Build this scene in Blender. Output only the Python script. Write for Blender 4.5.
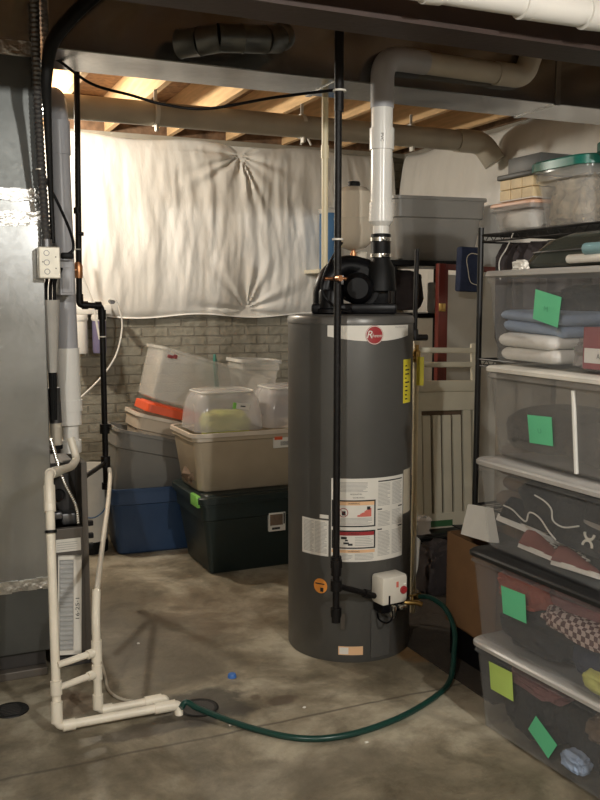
import bpy, bmesh, math, random
from mathutils import Vector, Matrix, noise
random.seed(7)
PI = math.pi
D = bpy.data
for o in list(D.objects): D.objects.remove(o)
sc = bpy.context.scene
C = sc.collection

# ------------------------------------------------------------------ camera, world, lights, exposure
cam = D.cameras.new('camera'); cam_o = D.objects.new('camera', cam); C.objects.link(cam_o)
cam.sensor_fit = 'VERTICAL'; cam.sensor_height = 32.0; cam.lens = 890.0/800.0*32.0
cam.clip_start = 0.05
cam_o.location = (0, 0, 1.57)
cam_o.rotation_euler = (PI/2 - math.atan(100/890), 0, math.radians(-24.1))
sc.camera = cam_o

w = D.worlds.new('world'); sc.world = w; w.use_nodes = True
w.node_tree.nodes['Background'].inputs[0].default_value = (1.0, 0.97, 0.9, 1)
w.node_tree.nodes['Background'].inputs[1].default_value = 0.06

def light(name, loc, energy, color, r):
    l = D.lights.new(name, 'POINT'); l.energy = energy; l.color = color; l.shadow_soft_size = r
    o = D.objects.new(name, l); C.objects.link(o); o.location = loc
    return o
light('light_behind_plenum', (0.60, 5.58, 2.56), 42, (1.0, 0.93, 0.80), 0.045)
light('light_near_camera', (1.50, -0.35, 2.62), 92, (1.0, 0.975, 0.915), 0.05)
light('light_fill_left', (-0.9, -0.2, 2.62), 80, (1.0, 0.975, 0.915), 0.05)  # fill lamp added to lift the heater and the crib panel

sc.view_settings.view_transform = 'Standard'
sc.view_settings.look = 'None'
sc.view_settings.exposure = 1.2
sc.view_settings.gamma = 1.0
sc.view_settings.use_curve_mapping = False

# ------------------------------------------------------------------ materials
def nd(t, typ, **kw):
    n = t.nodes.new(typ)
    for k, v in kw.items(): setattr(n, k, v)
    return n
def mat(name, col, rough=0.5, metal=0.0, var=0.12, vscale=6.0, bump=0.0, bscale=40.0, spec=0.5, stretch=(1,1,1), coat=0.0):
    m = D.materials.new(name); m.use_nodes = True; t = m.node_tree; L = t.links
    b = t.nodes['Principled BSDF']
    tc = nd(t, 'ShaderNodeTexCoord'); mp = nd(t, 'ShaderNodeMapping'); mp.inputs['Scale'].default_value = stretch
    L.new(tc.outputs['Object'], mp.inputs[0])
    n = nd(t, 'ShaderNodeTexNoise'); n.inputs['Scale'].default_value = vscale; n.inputs['Detail'].default_value = 5
    L.new(mp.outputs[0], n.inputs['Vector'])
    r = nd(t, 'ShaderNodeValToRGB')
    r.color_ramp.elements[0].position = 0.3; r.color_ramp.elements[1].position = 0.7
    r.color_ramp.elements[0].color = tuple(c*(1-var) for c in col)+(1,)
    r.color_ramp.elements[1].color = tuple(min(1, c*(1+var)) for c in col)+(1,)
    L.new(n.outputs['Fac'], r.inputs[0]); L.new(r.outputs[0], b.inputs['Base Color'])
    b.inputs['Roughness'].default_value = rough; b.inputs['Metallic'].default_value = metal
    b.inputs['Specular IOR Level'].default_value = spec
    b.inputs['Coat Weight'].default_value = coat
    if bump:
        n2 = nd(t, 'ShaderNodeTexNoise'); n2.inputs['Scale'].default_value = bscale; n2.inputs['Detail'].default_value = 4
        L.new(mp.outputs[0], n2.inputs['Vector'])
        bp = nd(t, 'ShaderNodeBump'); bp.inputs['Strength'].default_value = bump; bp.inputs['Distance'].default_value = 0.01
        L.new(n2.outputs['Fac'], bp.inputs['Height']); L.new(bp.outputs[0], b.inputs['Normal'])
    return m
def clear(name, col, opacity, rough=0.25):
    m = D.materials.new(name); m.use_nodes = True; t = m.node_tree; L = t.links
    b = t.nodes['Principled BSDF']; out = t.nodes['Material Output']
    b.inputs['Base Color'].default_value = tuple(col)+(1,); b.inputs['Roughness'].default_value = rough
    tr = nd(t, 'ShaderNodeBsdfTransparent'); mx = nd(t, 'ShaderNodeMixShader')
    n = nd(t, 'ShaderNodeTexNoise'); n.inputs['Scale'].default_value = 5
    tc = nd(t, 'ShaderNodeTexCoord'); L.new(tc.outputs['Object'], n.inputs['Vector'])
    mr = nd(t, 'ShaderNodeMapRange'); mr.inputs[3].default_value = opacity*0.8; mr.inputs[4].default_value = min(1, opacity*1.2)
    L.new(n.outputs['Fac'], mr.inputs[0]); L.new(mr.outputs[0], mx.inputs[0])
    L.new(tr.outputs[0], mx.inputs[1]); L.new(b.outputs[0], mx.inputs[2]); L.new(mx.outputs[0], out.inputs[0])
    return m

def concrete():
    m = D.materials.new('concrete_floor'); m.use_nodes = True; t = m.node_tree; L = t.links
    b = t.nodes['Principled BSDF']; tc = nd(t, 'ShaderNodeTexCoord')
    def noi(s, d=6, rg=0.6):
        n = nd(t, 'ShaderNodeTexNoise'); n.inputs['Scale'].default_value = s; n.inputs['Detail'].default_value = d; n.inputs['Roughness'].default_value = rg
        n.inputs['Distortion'].default_value = 0.4
        L.new(tc.outputs['Object'], n.inputs['Vector']); return n.outputs['Fac']
    def ramp(f, stops):
        r = nd(t, 'ShaderNodeValToRGB'); e = r.color_ramp.elements
        while len(e) < len(stops): e.new(0.5)
        for i, (p, c) in enumerate(stops): e[i].position = p; e[i].color = tuple(c)+(1,)
        L.new(f, r.inputs[0]); return r.outputs[0]
    def mix(f, a, c2, mode='MIX'):
        x = nd(t, 'ShaderNodeMix', data_type='RGBA', blend_type=mode)
        if isinstance(f, float): x.inputs[0].default_value = f
        else: L.new(f, x.inputs[0])
        L.new(a, x.inputs[6])
        if isinstance(c2, tuple): x.inputs[7].default_value = c2+(1,)
        else: L.new(c2, x.inputs[7])
        return x.outputs[2]
    base = ramp(noi(1.7, 8, 0.62), [(0.40, (0.15, 0.125, 0.083)), (0.5, (0.25, 0.215, 0.15)), (0.60, (0.43, 0.385, 0.29))])
    fine = ramp(noi(6, 9, 0.68), [(0.38, (0.42, 0.41, 0.39)), (0.54, (1, 1, 1))])
    col = mix(0.55, base, fine, 'MULTIPLY')
    sep = nd(t, 'ShaderNodeSeparateXYZ'); L.new(tc.outputs['Object'], sep.inputs[0])
    def ma(op, a, b2=None):
        x = nd(t, 'ShaderNodeMath', operation=op)
        for i, v in enumerate((a, b2)):
            if v is None: continue
            if isinstance(v, (int, float)): x.inputs[i].default_value = v
            else: L.new(v, x.inputs[i])
        return x.outputs[0]
    nz = noi(5, 6)
    # wet or stained spots with a shape of their own: (x, y, rx, ry, colour, strength)
    for (x, y, rx, ry, c, s) in [(1.0, 3.16, 0.20, 0.16, (0.05, 0.045, 0.035), 0.85), (0.85, 3.08, 0.30, 0.06, (0.06, 0.05, 0.04), 0.7),
                                 (1.10, 3.85, 0.26, 0.42, (0.12, 0.10, 0.07), 0.55), (1.42, 4.2, 0.34, 0.40, (0.15, 0.10, 0.06), 0.35),
                                 (0.85, 4.0, 0.12, 0.6, (0.15, 0.13, 0.10), 0.4),
                                 (0.55, 3.4, 0.10, 0.12, (0.16, 0.09, 0.05), 0.5), (2.05, 3.32, 0.10, 0.14, (0.30, 0.15, 0.04), 0.6),
                                 (1.30, 3.10, 0.06, 0.04, (0.10, 0.07, 0.05), 0.7), (1.22, 3.16, 0.03, 0.03, (0.10, 0.07, 0.05), 0.7),
                                 (1.15, 2.55, 0.5, 0.12, (0.13, 0.11, 0.08), 0.45), (0.6, 2.4, 0.5, 0.2, (0.14, 0.12, 0.08), 0.4)]:
        dx = ma('DIVIDE', ma('SUBTRACT', sep.outputs[0], x), rx); dy = ma('DIVIDE', ma('SUBTRACT', sep.outputs[1], y), ry)
        d = ma('SQRT', ma('ADD', ma('MULTIPLY', dx, dx), ma('MULTIPLY', dy, dy)))
        d = ma('ADD', d, ma('MULTIPLY', ma('SUBTRACT', nz, 0.5), 2.4))
        mr = nd(t, 'ShaderNodeMapRange'); mr.inputs[1].default_value = 1.15; mr.inputs[2].default_value = 0.75
        mr.inputs[3].default_value = 0; mr.inputs[4].default_value = s; L.new(d, mr.inputs[0])
        col = mix(mr.outputs[0], col, c)
    # shallow saw-cut joints
    for ax, v0 in ((1, 2.93), (0, 3.2)):
        d = ma('ABSOLUTE', ma('SUBTRACT', ma('ADD', sep.outputs[ax], ma('MULTIPLY', ma('SUBTRACT', nz, 0.5), 0.03)), v0))
        mr = nd(t, 'ShaderNodeMapRange'); mr.inputs[1].default_value = 0.010; mr.inputs[2].default_value = 0.003
        mr.inputs[3].default_value = 0; mr.inputs[4].default_value = 0.7; L.new(d, mr.inputs[0])
        col = mix(mr.outputs[0], col, (0.07, 0.055, 0.04))
    L.new(col, b.inputs['Base Color'])
    rr = nd(t, 'ShaderNodeMapRange'); rr.inputs[3].default_value = 0.38; rr.inputs[4].default_value = 0.7; L.new(nz, rr.inputs[0]); L.new(rr.outputs[0], b.inputs['Roughness'])
    bp = nd(t, 'ShaderNodeBump'); bp.inputs['Strength'].default_value = 0.25; bp.inputs['Distance'].default_value = 0.01
    L.new(noi(30, 6), bp.inputs['Height']); L.new(bp.outputs[0], b.inputs['Normal'])
    return m
def brick():
    m = D.materials.new('brick_pattern_concrete'); m.use_nodes = True; t = m.node_tree; L = t.links
    b = t.nodes['Principled BSDF']; tc = nd(t, 'ShaderNodeTexCoord')
    sep = nd(t, 'ShaderNodeSeparateXYZ'); cmb = nd(t, 'ShaderNodeCombineXYZ'); L.new(tc.outputs['Object'], sep.inputs[0])
    L.new(sep.outputs[0], cmb.inputs[0]); L.new(sep.outputs[2], cmb.inputs[1])
    br = nd(t, 'ShaderNodeTexBrick'); L.new(cmb.outputs[0], br.inputs['Vector'])
    br.inputs['Scale'].default_value = 1.0; br.inputs['Brick Width'].default_value = 0.20; br.inputs['Row Height'].default_value = 0.0685
    br.inputs['Mortar Size'].default_value = 0.006; br.inputs['Mortar Smooth'].default_value = 0.4; br.inputs['Bias'].default_value = 0.0
    br.inputs['Color1'].default_value = (0.42, 0.39, 0.31, 1); br.inputs['Color2'].default_value = (0.38, 0.355, 0.28, 1); br.inputs['Mortar'].default_value = (0.33, 0.30, 0.24, 1)
    n = nd(t, 'ShaderNodeTexNoise'); n.inputs['Scale'].default_value = 22; n.inputs['Detail'].default_value = 6; L.new(tc.outputs['Object'], n.inputs['Vector'])
    mx = nd(t, 'ShaderNodeMix', data_type='RGBA', blend_type='MULTIPLY'); mx.inputs[0].default_value = 0.5
    L.new(br.outputs['Color'], mx.inputs[6]); L.new(n.outputs['Fac'], mx.inputs[7]); L.new(mx.outputs[2], b.inputs['Base Color'])
    s = nd(t, 'ShaderNodeMath', operation='MULTIPLY_ADD'); L.new(br.outputs['Fac'], s.inputs[0]); s.inputs[1].default_value = -1.0
    L.new(n.outputs['Fac'], s.inputs[2])
    bp = nd(t, 'ShaderNodeBump'); bp.inputs['Strength'].default_value = 0.9; bp.inputs['Distance'].default_value = 0.012
    L.new(s.outputs[0], bp.inputs['Height']); L.new(bp.outputs[0], b.inputs['Normal'])
    b.inputs['Roughness'].default_value = 0.75
    return m
def galvanized(name, col=(0.42, 0.43, 0.42), rough=0.32):
    m = mat(name, col, rough, 0.9, 0.1, 4, 0.0)
    t = m.node_tree; L = t.links; b = t.nodes['Principled BSDF']
    tc = nd(t, 'ShaderNodeTexCoord'); v = nd(t, 'ShaderNodeTexVoronoi'); v.inputs['Scale'].default_value = 55
    n = nd(t, 'ShaderNodeTexNoise'); n.inputs['Scale'].default_value = 2.2; n.inputs['Detail'].default_value = 1
    L.new(tc.outputs['Object'], v.inputs['Vector']); L.new(tc.outputs['Object'], n.inputs['Vector'])
    mr = nd(t, 'ShaderNodeMapRange'); mr.inputs[3].default_value = rough-0.02; mr.inputs[4].default_value = rough+0.03
    L.new(v.outputs['Color'], mr.inputs[0]); L.new(mr.outputs[0], b.inputs['Roughness'])
    bp = nd(t, 'ShaderNodeBump'); bp.inputs['Strength'].default_value = 0.25; bp.inputs['Distance'].default_value = 0.05
    L.new(n.outputs['Fac'], bp.inputs['Height']); L.new(bp.outputs[0], b.inputs['Normal'])
    return m
def plaid():
    m = mat('plaid_cloth', (0.55, 0.42, 0.38), 0.9); t = m.node_tree; L = t.links; b = t.nodes['Principled BSDF']
    tc = nd(t, 'ShaderNodeTexCoord'); ck = nd(t, 'ShaderNodeTexChecker'); ck.inputs['Scale'].default_value = 55
    ck.inputs['Color1'].default_value = (0.62, 0.47, 0.42, 1); ck.inputs['Color2'].default_value = (0.12, 0.05, 0.05, 1)
    L.new(tc.outputs['Object'], ck.inputs['Vector']); L.new(ck.outputs['Color'], b.inputs['Base Color'])
    return m

M = dict(
 floor=concrete(), brick=brick(),
 vinyl=mat('white_vinyl_insulation', (0.86, 0.84, 0.79), 0.35, 0, 0.04, 3, 0.45, 6, 0.5, (2.6, 2.6, 0.9)),
 osb=mat('subfloor_board', (0.30, 0.165, 0.075), 0.8, 0, 0.35, 30, 0.3, 60),
 joist=mat('joist_lumber', (0.66, 0.43, 0.22), 0.7, 0, 0.15, 8, 0.1, 60, 0.3, (6, .6, 6)),
 rim=mat('rim_insulation', (0.20, 0.12, 0.07), 0.9, 0, 0.5, 14, 0.8, 20), sill=mat('sill_plate', (0.36, 0.33, 0.27), 0.8, 0, 0.1, 8),
 wallplain=mat('grey_concrete', (0.34, 0.31, 0.26), 0.85, 0, 0.15, 4, 0.2),
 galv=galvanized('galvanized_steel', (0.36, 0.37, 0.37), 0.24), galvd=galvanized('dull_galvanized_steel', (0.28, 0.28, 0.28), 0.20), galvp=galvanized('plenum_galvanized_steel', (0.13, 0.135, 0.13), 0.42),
 foil=mat('foil_tape', (0.62, 0.61, 0.58), 0.30, 1.0, 0.05, 10, 0.9, 34),
 beam=mat('brown_primed_steel', (0.042, 0.024, 0.019), 0.6, 0, 0.2, 6, 0.15),
 pvc=mat('white_pvc', (0.80, 0.78, 0.73), 0.25, 0, 0.03, 5),
 pvcw=mat('condensate_pvc', (0.78, 0.72, 0.60), 0.35, 0, 0.08, 9),
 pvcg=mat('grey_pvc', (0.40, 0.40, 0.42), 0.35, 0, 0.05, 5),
 pvcdirtyshade=mat('aged_and_shaded_pvc', (0.50, 0.45, 0.36), 0.5, 0, 0.12, 5),  # aged pipe colour, also paints shade on the vent pipe's far run
 cpvc=mat('cream_cpvc', (0.78, 0.68, 0.46), 0.4, 0, 0.05, 6),
 black=mat('black_plastic', (0.004, 0.004, 0.005), 0.36, 0, 0.2, 8, spec=0.18),
 blackm=mat('black_iron', (0.007, 0.006, 0.006), 0.45, 0.0, 0.3, 30, 0.2, 80, spec=0.25),
 rubber=mat('black_rubber', (0.006, 0.006, 0.006), 0.5, 0, 0.2, 8, spec=0.2),
 conduit=mat('steel_flex_conduit', (0.16, 0.16, 0.165), 0.35, 0.8, 0.1, 12),
 boxm=mat('junction_box_metal', (0.66, 0.62, 0.52), 0.4, 0.3, 0.1, 20),
 heater=mat('heater_jacket', (0.094, 0.091, 0.084), 0.42, 0.25, 0.06, 5, 0.04, 30),
 heatertop=mat('heater_top', (0.13, 0.125, 0.115), 0.35, 0.3, 0.06, 5),
 label=mat('label_paper', (0.72, 0.69, 0.62), 0.5, 0, 0.03, 20),
 labelg=mat('label_print', (0.36, 0.35, 0.33), 0.6, 0, 0.1, 60),
 labelbg=mat('label_beige', (0.52, 0.46, 0.35), 0.5, 0, 0.05, 10),
 ink=mat('black_ink', (0.02, 0.02, 0.02), 0.6), red=mat('label_red', (0.36, 0.03, 0.035), 0.4),
 orange=mat('label_orange', (0.80, 0.30, 0.05), 0.5), peach=mat('label_peach', (0.80, 0.50, 0.28), 0.5),
 yellow=mat('energy_label_yellow', (0.72, 0.62, 0.04), 0.5), salmon=mat('salmon_print', (0.65, 0.16, 0.12), 0.5),
 ctrl=mat('control_cover', (0.70, 0.66, 0.57), 0.45, 0, 0.03, 10),
 tank=mat('cream_enamel', (0.74, 0.65, 0.52), 0.18, 0, 0.04, 4, coat=0.3),
 brass=mat('brass', (0.60, 0.40, 0.14), 0.28, 1.0, 0.15, 20), copper=mat('copper', (0.62, 0.30, 0.15), 0.35, 1.0, 0.2, 20),
 steel=mat('bright_steel', (0.75, 0.74, 0.70), 0.2, 1.0, 0.05, 20),
 furn=mat('furnace_brown_grey', (0.115, 0.10, 0.085), 0.5, 0.2, 0.06, 4),
 furnd=mat('furnace_interior', (0.035, 0.032, 0.03), 0.6, 0.1, 0.2, 9),
 card=mat('corrugated_card', (0.20, 0.105, 0.045), 0.8, 0, 0.1, 8), white=mat('white_paper', (0.74, 0.71, 0.64), 0.7, 0, 0.03, 8),
 pleat=mat('filter_media', (0.42, 0.42, 0.41), 0.9, 0, 0.1, 20),
 blue=mat('navy_blue_plastic', (0.020, 0.050, 0.115), 0.42, 0, 0.08, 5, 0.06, 60),
 greyt=mat('grey_tote_plastic', (0.215, 0.205, 0.185), 0.42, 0, 0.05, 4, 0.04, 60),
 greyt2=mat('slate_tote_plastic', (0.27, 0.26, 0.24), 0.38, 0, 0.05, 4, 0.04, 60),
 greent=mat('dark_green_plastic', (0.013, 0.022, 0.020), 0.45, 0, 0.1, 5, 0.06, 60),
 latch=mat('lime_latch', (0.22, 0.55, 0.10), 0.4), beige=clear('beige_translucent_plastic', (0.62, 0.52, 0.40), 0.85, 0.35),
 tan=clear('tan_translucent_plastic', (0.46, 0.38, 0.27), 0.86, 0.35), tanrim=mat('tan_rim', (0.62, 0.54, 0.44), 0.35),
 redlid=mat('orange_red_lid', (0.75, 0.10, 0.03), 0.4), teal=mat('teal_plastic', (0.01, 0.16, 0.12), 0.35),
 clr=clear('clear_plastic', (0.50, 0.51, 0.51), 0.10, 0.12), clrb=clear('frosted_plastic', (0.72, 0.70, 0.66), 0.22, 0.15),
 clr2=clear('frosty_bin_plastic', (0.74, 0.72, 0.66), 0.30, 0.2), dome=clear('clear_shiny_plastic', (0.74, 0.72, 0.72), 0.38, 0.12), clrrim=clear('clear_rim', (0.80, 0.78, 0.73), 0.75, 0.25),
 smoky=clear('grey_frosted_plastic', (0.36, 0.37, 0.38), 0.15, 0.2), smoky2=clear('cloudy_plastic', (0.40, 0.39, 0.37), 0.27, 0.25),
 whitelid=mat('white_lid', (0.72, 0.69, 0.62), 0.35), milklid=clear('milky_lid', (0.48, 0.46, 0.43), 0.88, 0.3), blacklid=mat('charcoal_lid', (0.014, 0.014, 0.014), 0.5, spec=0.3),
 noteg=mat('green_note', (0.13, 0.58, 0.30), 0.7, 0, 0.03), notey=mat('lime_note', (0.52, 0.72, 0.17), 0.7, 0, 0.03), notei=mat('pencil', (0.09, 0.40, 0.22), 0.8),
 fblue=mat('light_blue_cloth', (0.30, 0.38, 0.52), 0.9, 0, 0.08, 12, 0.5, 50), fwhite=mat('white_cloth', (0.74, 0.71, 0.66), 0.9, 0, 0.05, 12, 0.4, 50),
 fdark=mat('charcoal_cloth', (0.014, 0.015, 0.018), 0.95, 0, 0.3, 12, 0.6, 60), fred=mat('rust_red_cloth', (0.42, 0.085, 0.045), 0.9, 0, 0.15, 10, 0.6, 50),
 fmar=mat('maroon_card', (0.26, 0.045, 0.05), 0.7), fnavy=mat('navy_cloth', (0.02, 0.03, 0.07), 0.9, 0, 0.2, 12, 0.5, 50), fgrey=mat('grey_cloth', (0.30, 0.27, 0.25), 0.9, 0, 0.15, 20, 0.7, 40),
 fbrown=mat('brown_cloth', (0.16, 0.11, 0.075), 0.9, 0, 0.2, 10, 0.5, 40), fpink=mat('dusty_pink_cloth', (0.30, 0.12, 0.12), 0.9, 0, 0.2, 10, 0.5, 40), fyel=mat('yellow_green_cloth', (0.52, 0.52, 0.14), 0.9, 0, 0.1, 10, 0.4, 40),
 plaid=plaid(), mah=mat('mahogany_wood', (0.15, 0.022, 0.014), 0.35, 0, 0.2, 5, 0, 40, 0.5, (5, 5, 0.5)), greyboard=mat('grey_board', (0.46, 0.43, 0.37), 0.7, 0, 0.05, 5),
 creamw=mat('cream_painted_wood', (0.68, 0.64, 0.51), 0.5, 0, 0.05, 5), dkgreen=mat('green_sticker', (0.03, 0.13, 0.045), 0.5), blackwire=mat('black_wire', (0.01, 0.01, 0.01), 0.4),
 bag=mat('dark_fabric', (0.045, 0.036, 0.036), 0.9, 0, 0.2, 6, 0.4, 30), hose=mat('green_hose', (0.008, 0.045, 0.035), 0.3, 0, 0.1, 8), bluecap=mat('blue_cap', (0.05, 0.16, 0.48), 0.4),
 water=mat('blue_jug', (0.07, 0.18, 0.36), 0.4), purple=mat('purple_grey_plastic', (0.20, 0.18, 0.30), 0.4), lblue=mat('pale_blue_plastic', (0.20, 0.34, 0.36), 0.4), stackshade=mat('dark_brown_shadow', (0.035, 0.026, 0.018), 0.85, 0, 0.2, 9, 0.4, 50),  # dark brown one paints the bin stack's floor shadow
 kraft=mat('blond_wood_blocks', (0.70, 0.55, 0.33), 0.6, 0, 0.15, 14), drywood=mat('crumpled_contents', (0.42, 0.34, 0.23), 0.9, 0, 0.5, 22, 0.8, 25), peachlid=mat('peach_lid', (0.72, 0.42, 0.28), 0.4),
 dkcase=mat('dark_case_plastic', (0.06, 0.06, 0.055), 0.5),
 shoered=mat('dark_red_shoe', (0.20, 0.05, 0.04), 0.7, 0, 0.2, 20),
 glow=mat('warm_bulb_glass', (0.9, 0.8, 0.6), 0.3),
)
for mm, s in ((M['glow'], 14.0),):
    b = mm.node_tree.nodes['Principled BSDF']; b.inputs['Emission Color'].default_value = (1, 0.82, 0.58, 1); b.inputs['Emission Strength'].default_value = s

# ------------------------------------------------------------------ mesh helpers
def tagged(o, label=None, cat=None, group=None, kind=None):
    if label: o['label'] = label
    if cat: o['category'] = cat
    if group: o['group'] = group
    if kind: o['kind'] = kind
    return o
def obj(name, bm, m, parent=None, smooth=True, loc=None, rot=None):
    me = D.meshes.new(name); bmesh.ops.recalc_face_normals(bm, faces=bm.faces[:])
    bm.to_mesh(me); bm.free()
    me.materials.append(M[m] if isinstance(m, str) else m)
    if smooth:
        me.polygons.foreach_set('use_smooth', [True]*len(me.polygons)); me.set_sharp_from_angle(angle=math.radians(38))
    o = D.objects.new(name, me); C.objects.link(o)
    if parent: o.parent = parent
    if loc: o.location = loc
    if rot: o.rotation_euler = rot
    return o
def thing(name, loc, label, cat, group=None, rot=(0,0,0)):
    o = D.objects.new(name, None); C.objects.link(o); o.location = loc; o.rotation_euler = rot; o.empty_display_size = 0.05
    return tagged(o, label, cat, group)
def struct(name, bm, m, parent=None, smooth=True):
    o = obj(name, bm, m, parent, smooth)
    if not parent: o['kind'] = 'structure'
    return o
def NB(): return bmesh.new()
def box(bm, lo, hi, bev=0.0, mtx=None):
    r = bmesh.ops.create_cube(bm, size=1.0); vs = r['verts']
    c = [(a+b)/2 for a, b in zip(lo, hi)]; s = [abs(b-a) for a, b in zip(lo, hi)]
    for v in vs: v.co = Vector((c[0]+v.co.x*s[0], c[1]+v.co.y*s[1], c[2]+v.co.z*s[2]))
    if bev:
        es = list({e for v in vs for e in v.link_edges})
        rr = bmesh.ops.bevel(bm, geom=es, offset=min(bev, min(s)*0.45), segments=2, affect='EDGES', profile=0.5)
        vs = list(set(rr['verts']) | {v for v in vs if v.is_valid})
    if mtx is not None:
        for v in vs: v.co = mtx @ v.co
    return bm
def BX(lo, hi, bev=0.0, mtx=None): return box(NB(), lo, hi, bev, mtx)
def ring(bm, pts): return [bm.verts.new(p) for p in pts]
def bridge(bm, a, b):
    n = len(a)
    for i in range(n):
        try: bm.faces.new((a[i], a[(i+1) % n], b[(i+1) % n], b[i]))
        except ValueError: pass
def fillet(pts, r, n=6):
    pts = [Vector(p) for p in pts]; out = [pts[0]]
    for i in range(1, len(pts)-1):
        p0, p, p1 = pts[i-1], pts[i], pts[i+1]; a = (p0-p); b = (p1-p)
        d = min(r, a.length*0.49, b.length*0.49); a.normalize(); b.normalize()
        s, e = p+a*d, p+b*d
        for k in range(n+1):
            t = k/n; out.append((1-t)**2*s + 2*t*(1-t)*p + t*t*e)
    out.append(pts[-1]); return out
def spline(pts, n=8):
    P = [Vector(p) for p in pts]; P = [2*P[0]-P[1]] + P + [2*P[-1]-P[-2]]; out = []
    for i in range(1, len(P)-2):
        p0, p1, p2, p3 = P[i-1:i+3]
        for k in range(n):
            t = k/n
            out.append(0.5*((2*p1)+(-p0+p2)*t+(2*p0-5*p1+4*p2-p3)*t*t+(-p0+3*p1-3*p2+p3)*t**3))
    out.append(P[-2]); return out
def tube(bm, pts, rad, seg=12, cap=True):
    pts = [Vector(p) for p in pts]; q = []
    for p in pts:
        if not q or (p-q[-1]).length > 1e-5: q.append(p)
    pts = q; n = len(pts); rr = rad if callable(rad) else (lambda i, nn: rad)
    T = []
    for i in range(n):
        d = (pts[min(i+1, n-1)]-pts[max(i-1, 0)]).normalized(); T.append(d)
    up = Vector((0, 0, 1)) if abs(T[0].z) < 0.9 else Vector((1, 0, 0))
    N = (up - T[0]*up.dot(T[0])).normalized(); prev = None
    for i in range(n):
        N = (N - T[i]*N.dot(T[i])).normalized(); B = T[i].cross(N); r = rr(i, n)
        rg = ring(bm, [pts[i]+(N*math.cos(2*PI*k/seg)+B*math.sin(2*PI*k/seg))*r for k in range(seg)])
        if prev: bridge(bm, prev, rg)
        elif cap: bm.faces.new(rg[::-1])
        prev = rg
    if cap: bm.faces.new(prev)
    return bm
def TB(pts, rad, seg=12): return tube(NB(), pts, rad, seg)
def corrugated(bm, pts, r, pitch=0.012, amp=0.12, seg=12):
    P = [Vector(p) for p in pts]; L = [0]
    for i in range(1, len(P)): L.append(L[-1]+(P[i]-P[i-1]).length)
    n = int(L[-1]/(pitch/2)); out = []; j = 0
    for k in range(n+1):
        s = L[-1]*k/n
        while j < len(P)-2 and L[j+1] < s: j += 1
        t = (s-L[j])/max(1e-9, L[j+1]-L[j]); out.append(P[j].lerp(P[j+1], min(1, t)))
    return tube(bm, out, lambda i, nn: r*(1+(amp if i % 2 else -amp)), seg)
def lathe(bm, prof, seg=32, c=(0, 0, 0), axis='Z'):
    c = Vector(c); prev = None
    def P(r, z, a):
        x, y = r*math.cos(a), r*math.sin(a)
        return c+(Vector((x, y, z)) if axis == 'Z' else Vector((x, -z, y)) if axis == 'Y' else Vector((z, x, y)))
    for r, z in prof:
        rg = ring(bm, [P(max(r, 1e-4), z, 2*PI*k/seg) for k in range(seg)])
        if prev: bridge(bm, prev, rg)
        prev = rg
    return bm
def LT(prof, seg=32, c=(0, 0, 0), axis='Z'): return lathe(NB(), prof, seg, c, axis)
def rrect(lx, ly, r, n=5):
    o = []
    for cx, cy, a0 in ((lx/2-r, ly/2-r, 0), (-lx/2+r, ly/2-r, 90), (-lx/2+r, -ly/2+r, 180), (lx/2-r, -ly/2+r, 270)):
        for k in range(n+1):
            a = math.radians(a0+90*k/n); o.append((cx+r*math.cos(a), cy+r*math.sin(a)))
    return o
def tote_bm(L, W, H, taper=0.05, r=0.05, step=0.75, stepw=0.012, lip=0.012, th=0.004):
    """open tub: origin at the base centre, L and W measured at the rim"""
    bm = NB(); f = lambda z: taper*(1-z/H)
    prof = [(0.0, 0.012), (0.012, 0.0)]
    levels = [(0.0, f(0)+0.012), (0.012, f(0)), (H*step, f(H*step)), (H*step+0.008, f(H*step)-stepw*0.999), (H-0.02, 0.0), (H-0.02, -lip), (H, -lip), (H, th)]
    inner = [(H*step+0.008, f(H*step)-stepw+th), (H*step, f(H*step)+th), (0.012, f(0)+th), (th, f(0)+0.014)]
    prev = None; first = None
    for z, ins in levels+inner:
        l, w2 = L-2*ins, W-2*ins
        rg = ring(bm, [(x, y, z) for x, y in rrect(l, w2, max(0.01, r-ins*0.3))])
        if prev: bridge(bm, prev, rg)
        else: first = rg
        prev = rg
    bm.faces.new(first[::-1]); bm.faces.new(prev)
    return bm
def lid_bm(L, W, h=0.03, over=0.014, r=0.055, raise_=0.006, recess=0.05, t0=0.0):
    bm = NB(); prev = None; first = None
    for z, ins in [(t0, -over+0.004), (t0+0.002, -over), (h-0.006, -over), (h, -over+0.006), (h, recess*0.5), (h+raise_, recess*0.6), (h+raise_, recess)]:
        rg = ring(bm, [(x, y, z) for x, y in rrect(L-2*ins, W-2*ins, max(0.01, r-ins*0.3))])
        if prev: bridge(bm, prev, rg)
        else: first = rg
        prev = rg
    bm.faces.new(prev); bm.faces.new(first[::-1])
    return bm
def blob(bm, c, s, amp=0.15, fr=3.0, seed=0, flat=0.0, sub=4):
    """a crumpled lump of cloth, flattened where it lies"""
    r = bmesh.ops.create_icosphere(bm, subdivisions=sub, radius=1.0); c = Vector(c)
    for v in r['verts']:
        p = v.co.copy(); q = Vector((math.copysign(abs(p.x)**0.6, p.x), math.copysign(abs(p.y)**0.6, p.y), math.copysign(abs(p.z)**0.7, p.z)))
        d = 1+amp*noise.fractal(p*fr+Vector((seed*7.3, seed*1.7, 0)), 1.0, 2.0, 4)+amp*0.6*abs(noise.noise(p*fr*1.8+Vector((seed, 9, 2))))
        q = Vector((q.x*s[0], q.y*s[1], q.z*s[2]))*d
        if q.z < -s[2]*0.75: q.z = -s[2]*0.75
        v.co = c+q
    return bm
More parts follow.
